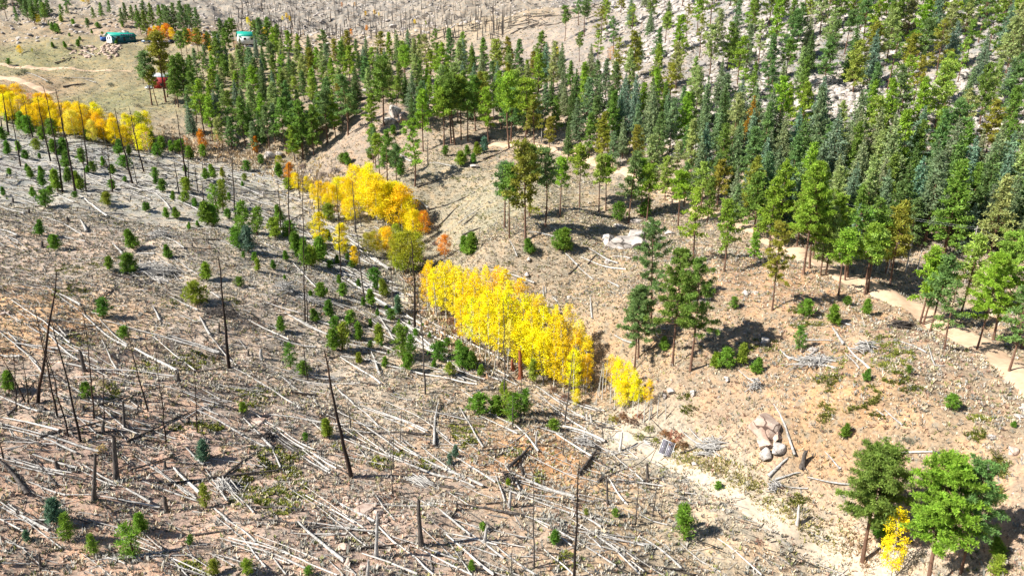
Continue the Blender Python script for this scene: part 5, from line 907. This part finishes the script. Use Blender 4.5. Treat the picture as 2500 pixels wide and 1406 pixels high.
ch = MB(); ch.box((4.6, .8, 4.6), (.7, .7, 1.6)); ch.obj('chimney', M_TEALW, e)
sp_ = MB(); sl_ = math.atan2(1.7, 3.6); R2 = np.array([[1, 0, 0], [0, math.cos(sl_), -math.sin(sl_)], [0, math.sin(sl_), math.cos(sl_)]])
for k in range(6): sp_.box((-.8+k*1.2, -2.9, 3.33), (1.1, 1.5, .06), R2)
sp_.obj('roof_solar_panels', M_CELL, e)
X, Y, Zg = hit1(257, 100); t_ = MB(); t_.box((0, 0, 1.0), (4.2, 2.4, 2.0)); t_.box((0, 0, 2.06), (4.4, 2.6, .12)); t_.box((1.2, -1.24, .9), (.9, .05, 1.6)); o = t_.obj('storage_shed', M_BLUE, loc=(X, Y, Zg)); o.rotation_euler[2] = radians(50); tag(o, 'small blue flat-roofed shed left of the teal roofed house', 'shed')
e = house('red_cabin', 400, 212, radians(28), 9.5, 6.5, 4.6, 1.6, M_REDP, M_WWALL, M_GREYR, windows=[('f', -3, 3.1, 1.5, 1.2), ('f', 2.4, 3.1, 1.8, 1.2), ('f', -1, .9, 1.3, 1.1), ('g', 0, 3.2, 1.6, 1.2)])
tag(e, 'red cabin with raised deck and stairs half hidden behind pines', 'cabin')
dk = MB(); dk.box((.5, -4.4, 2.2), (8, 2.2, .18)); dk.obj('deck', M_REDP, e)
rl_ = MB()
for k in range(9): rl_.box((-3.5+k, -5.45, 2.85), (.12, .1, 1.1))
rl_.box((.5, -5.45, 3.42), (8.1, .13, .1)); rl_.obj('railing', M_REDP, e)
for u in (-3.3, .5, 4.3): p_ = MB(); p_.box((u, -5.3, .6), (.2, .2, 3.0)); p_.obj('post', M_REDP, e)
stp = MB()
for k in range(9): stp.box((-1.2-k*.32, -6.0, 2.1-k*.25), (.34, 1.1, .08))
stp.box((-2.5, -5.42, 1.1), (3.4, .06, .25), np.array([[.79, 0, .61], [0, 1, 0], [-.61, 0, .79]])@np.eye(3)); stp.obj('stairs', M_REDP, e)
e = house('teal_roof_house', 604, 104, radians(30), 10, 9, 3.4, 2.6, M_WWALL, M_WWALL, M_TEAL, windows=[('f', -2, 1.8, 1.4, 1.2), ('f', 2, 1.8, 1.4, 1.2)]); tag(e, 'teal roofed house mostly hidden behind trees right of the parked cars', 'house')
# vehicles by the house
def vehicle(px, py, rz, body, label, kind):
    X, Y, Zg = hit1(px, py); e = empty('pickup_truck' if kind == 'pickup' else 'parked_car', (X, Y, Zg+.05), rz); tag(e, label, 'car' if kind != 'pickup' else 'pickup truck', 'cars parked beside the houses')
    b_ = MB(); b_.box((0, 0, .75), (4.8, 1.85, .55)); b_.box((-.2, 0, .55), (4.5, 1.7, .3)); b_.obj('body', body, e)
    c_ = MB(); x0_, x1_ = (-.3, 1.3) if kind == 'pickup' else (-1.6, 1.2)
    V = [(x0_, -.85, 1.0), (x1_+.4, -.85, 1.0), (x1_+.4, .85, 1.0), (x0_, .85, 1.0), (x0_+.25, -.7, 1.62), (x1_-.2, -.7, 1.62), (x1_-.2, .7, 1.62), (x0_+.25, .7, 1.62)]
    c_.add(V, [(0,3,2,1),(4,5,6,7),(0,1,5,4),(1,2,6,5),(2,3,7,6),(3,0,4,7)]); c_.obj('cabin', M_GLASS, e); r_ = MB(); r_.box(((x0_+x1_)/2, 0, 1.65), (x1_-x0_-.4, 1.42, .06)); r_.obj('roof', body, e)
    for u in (-1.5, 1.5):
        for v in (-.9, .9): w = MB(); w.tube([(u, v-.1, .34), (u, v+.1, .34)], .34, 12); w.obj('wheel', M_DARK, e)
M_CARW = flat_mat('white_car_paint', (.75,.77,.80), .3); M_CARB = flat_mat('blue_car_paint', (.10,.22,.42), .3); M_CARD = flat_mat('dark_car_paint', (.03,.04,.09), .3)
vehicle(322, 104, radians(20), M_CARW, 'white pickup parked at the right end of the teal roofed house', 'pickup')
vehicle(358, 105, radians(15), M_CARB, 'pale blue car parked between the house and orange trees', 'car')
vehicle(395, 106, radians(5), M_CARW, 'white car parked in front of the orange trees', 'car')
vehicle(420, 105, radians(85), M_CARD, 'dark blue car parked at the right of the row', 'car')
vehicle(368, 218, radians(60), M_CARW, 'white car parked left of the red cabin', 'car')
vehicle(442, 218, radians(10), M_CARD, 'black car parked right of the red cabin', 'car')
# ------------------------------------------------------------------ power line
M_POLE = noisy('grey_pole_wood', (.30,.27,.23), (.46,.43,.38), 3, stretch=(5,5,1)); M_WIRE = flat_mat('wire', (.25,.26,.27), .4, .5)
tops = []
for px, py, h, lb in ((1322, 348, 9.5, 'bare wooden utility pole with crossarm among pines above the road bend'), (1880, 560, 10.5, 'utility pole hidden among the pines above the road'), (2356, 690, 10.5, 'pale utility pole with crossarm in the dark gap of the right-hand forest'), (2560, 760, 10.5, 'utility pole just beyond the right edge')):
    X, Y, Zg = hit1(px, py) if px < 2500 else hit1(px, py); e = empty('utility_pole', (X, Y, Zg), radians(35)); tag(e, lb, 'utility pole', 'utility poles along the road')
    p_ = MB(); p_.tube([(0, 0, -.5), (0, 0, h)], [.16, .10], 8); p_.obj('pole', M_POLE, e); q = MB(); q.box((0, 0, h-.5), (1.9, .12, .12)); q.obj('crossarm', M_POLE, e)
    tops.append([np.array([X+math.cos(radians(35))*s_*.85, Y+math.sin(radians(35))*s_*.85, Zg+h-.4]) for s_ in (-1, 1)])
for k, wh in ((0, 'left'), (1, 'right')):
    w = MB()
    for a, b_ in zip(tops[1:-1], tops[2:]):
        tt = np.linspace(0, 1, 14)[:, None]; pts = a[k]*(1-tt)+b_[k]*tt; pts[:, 2] -= (4*tt*(1-tt)*1.1)[:, 0]; w.tube(pts, .013, 4, cap=False)
    tag(w.obj('power_cable', M_WIRE), ['upper', 'lower'][k]+' of two sagging grey cables crossing the right-hand forest', 'cable', 'power cables')
for i, (px, py, h) in enumerate([(2165,668,3.0),(2211,662,6.0),(2238,665,4.2)]):
    X, Y, Zg = hit1(px, py); p_ = MB(); p_.tube([(0, 0, -.3), (.1, 0, h*.5), (.15, 0, h)], [.13, .11, .07], 7); o = p_.obj('dead_tree', M_LOGW, loc=(X, Y, Zg)); tag(o, ['short', 'taller', 'leaning thin'][i]+' pale bare trunk at the forest edge above the road, '+['leftmost', 'middle', 'rightmost'][i]+' of three', 'dead trunk', 'pale bare trunks by the road')
# ------------------------------------------------------------------ labels: look first, then the nearest landmark, side and rank
LM = [('the white boulder outcrop',1525,580),('the solar panel',1627,1098),('the teal-roofed house',295,90),('the red cabin',400,205),('the largest pink boulder',1865,1035),('the sparse orange aspen',1490,140),('the lone yellow aspen',1360,130),
 ('the top right corner',2480,20),('the rusty orange spruce',1832,300),('the utility cables',2350,620),('the big branch heap',378,668),('the leaning charred snag',835,1050),('the bare soil patch',50,775),('the lower yellow grove',1250,780),('the upper yellow grove',930,490),
 ('the shaded boulders',968,280),('the large green mat',690,1170),('the far left aspens',170,285),('the lower right pines',2220,1220),('the roadside log stack',2205,795),('the round knoll',1130,420),('the bottom left corner',30,1380),('the distant burnt hill',950,30),('the crooked black snag',550,780),
 ('the red and white boulder',890,1245),('the bottom centre edge',1250,1400),('the grey dead pine',2013,250),('the right edge',2480,450),('the road bend',1190,355),('the egg-shaped white boulder',1866,832),('the top edge centre',1650,10),('the forest centre',1550,330)]
ORD = ['', 'second', 'third', 'fourth', 'fifth', 'sixth', 'seventh', 'eighth', 'ninth', 'tenth', 'eleventh', 'twelfth', 'thirteenth', 'fourteenth', 'fifteenth', 'sixteenth', 'seventeenth', 'eighteenth', 'nineteenth', 'twentieth']
ORD += ['twenty-'+o for o in ['first']+ORD[1:9]]+['thirtieth']+['thirty-'+o for o in ['first']+ORD[1:9]]+['fortieth']+['forty-'+o for o in ['first']+ORD[1:9]]
bk = {}
for it in LIST:
    e, look, noun, cat, px, py, grp = it; ds = [((px-a)**2+(py-b_)**2, n_, a, b_) for n_, a, b_ in LM]; d_, n_, a, b_ = min(ds)
    dx, dy = px-a, py-b_; sd_ = ('right of' if dx > 0 else 'left of') if abs(dx) > abs(dy) else ('below' if dy > 0 else 'above')
    bk.setdefault((noun, n_, sd_), []).append((d_, it))
for (noun, n_, sd_), its in bk.items():
    its.sort(key=lambda q: q[0])
    for r, (d_, (e, look, _, cat, px, py, grp)) in enumerate(its):
        tag(e, f"{look}, {(ORD[r]+' ') if r else ''}closest {noun} {sd_} {n_}", cat, grp)
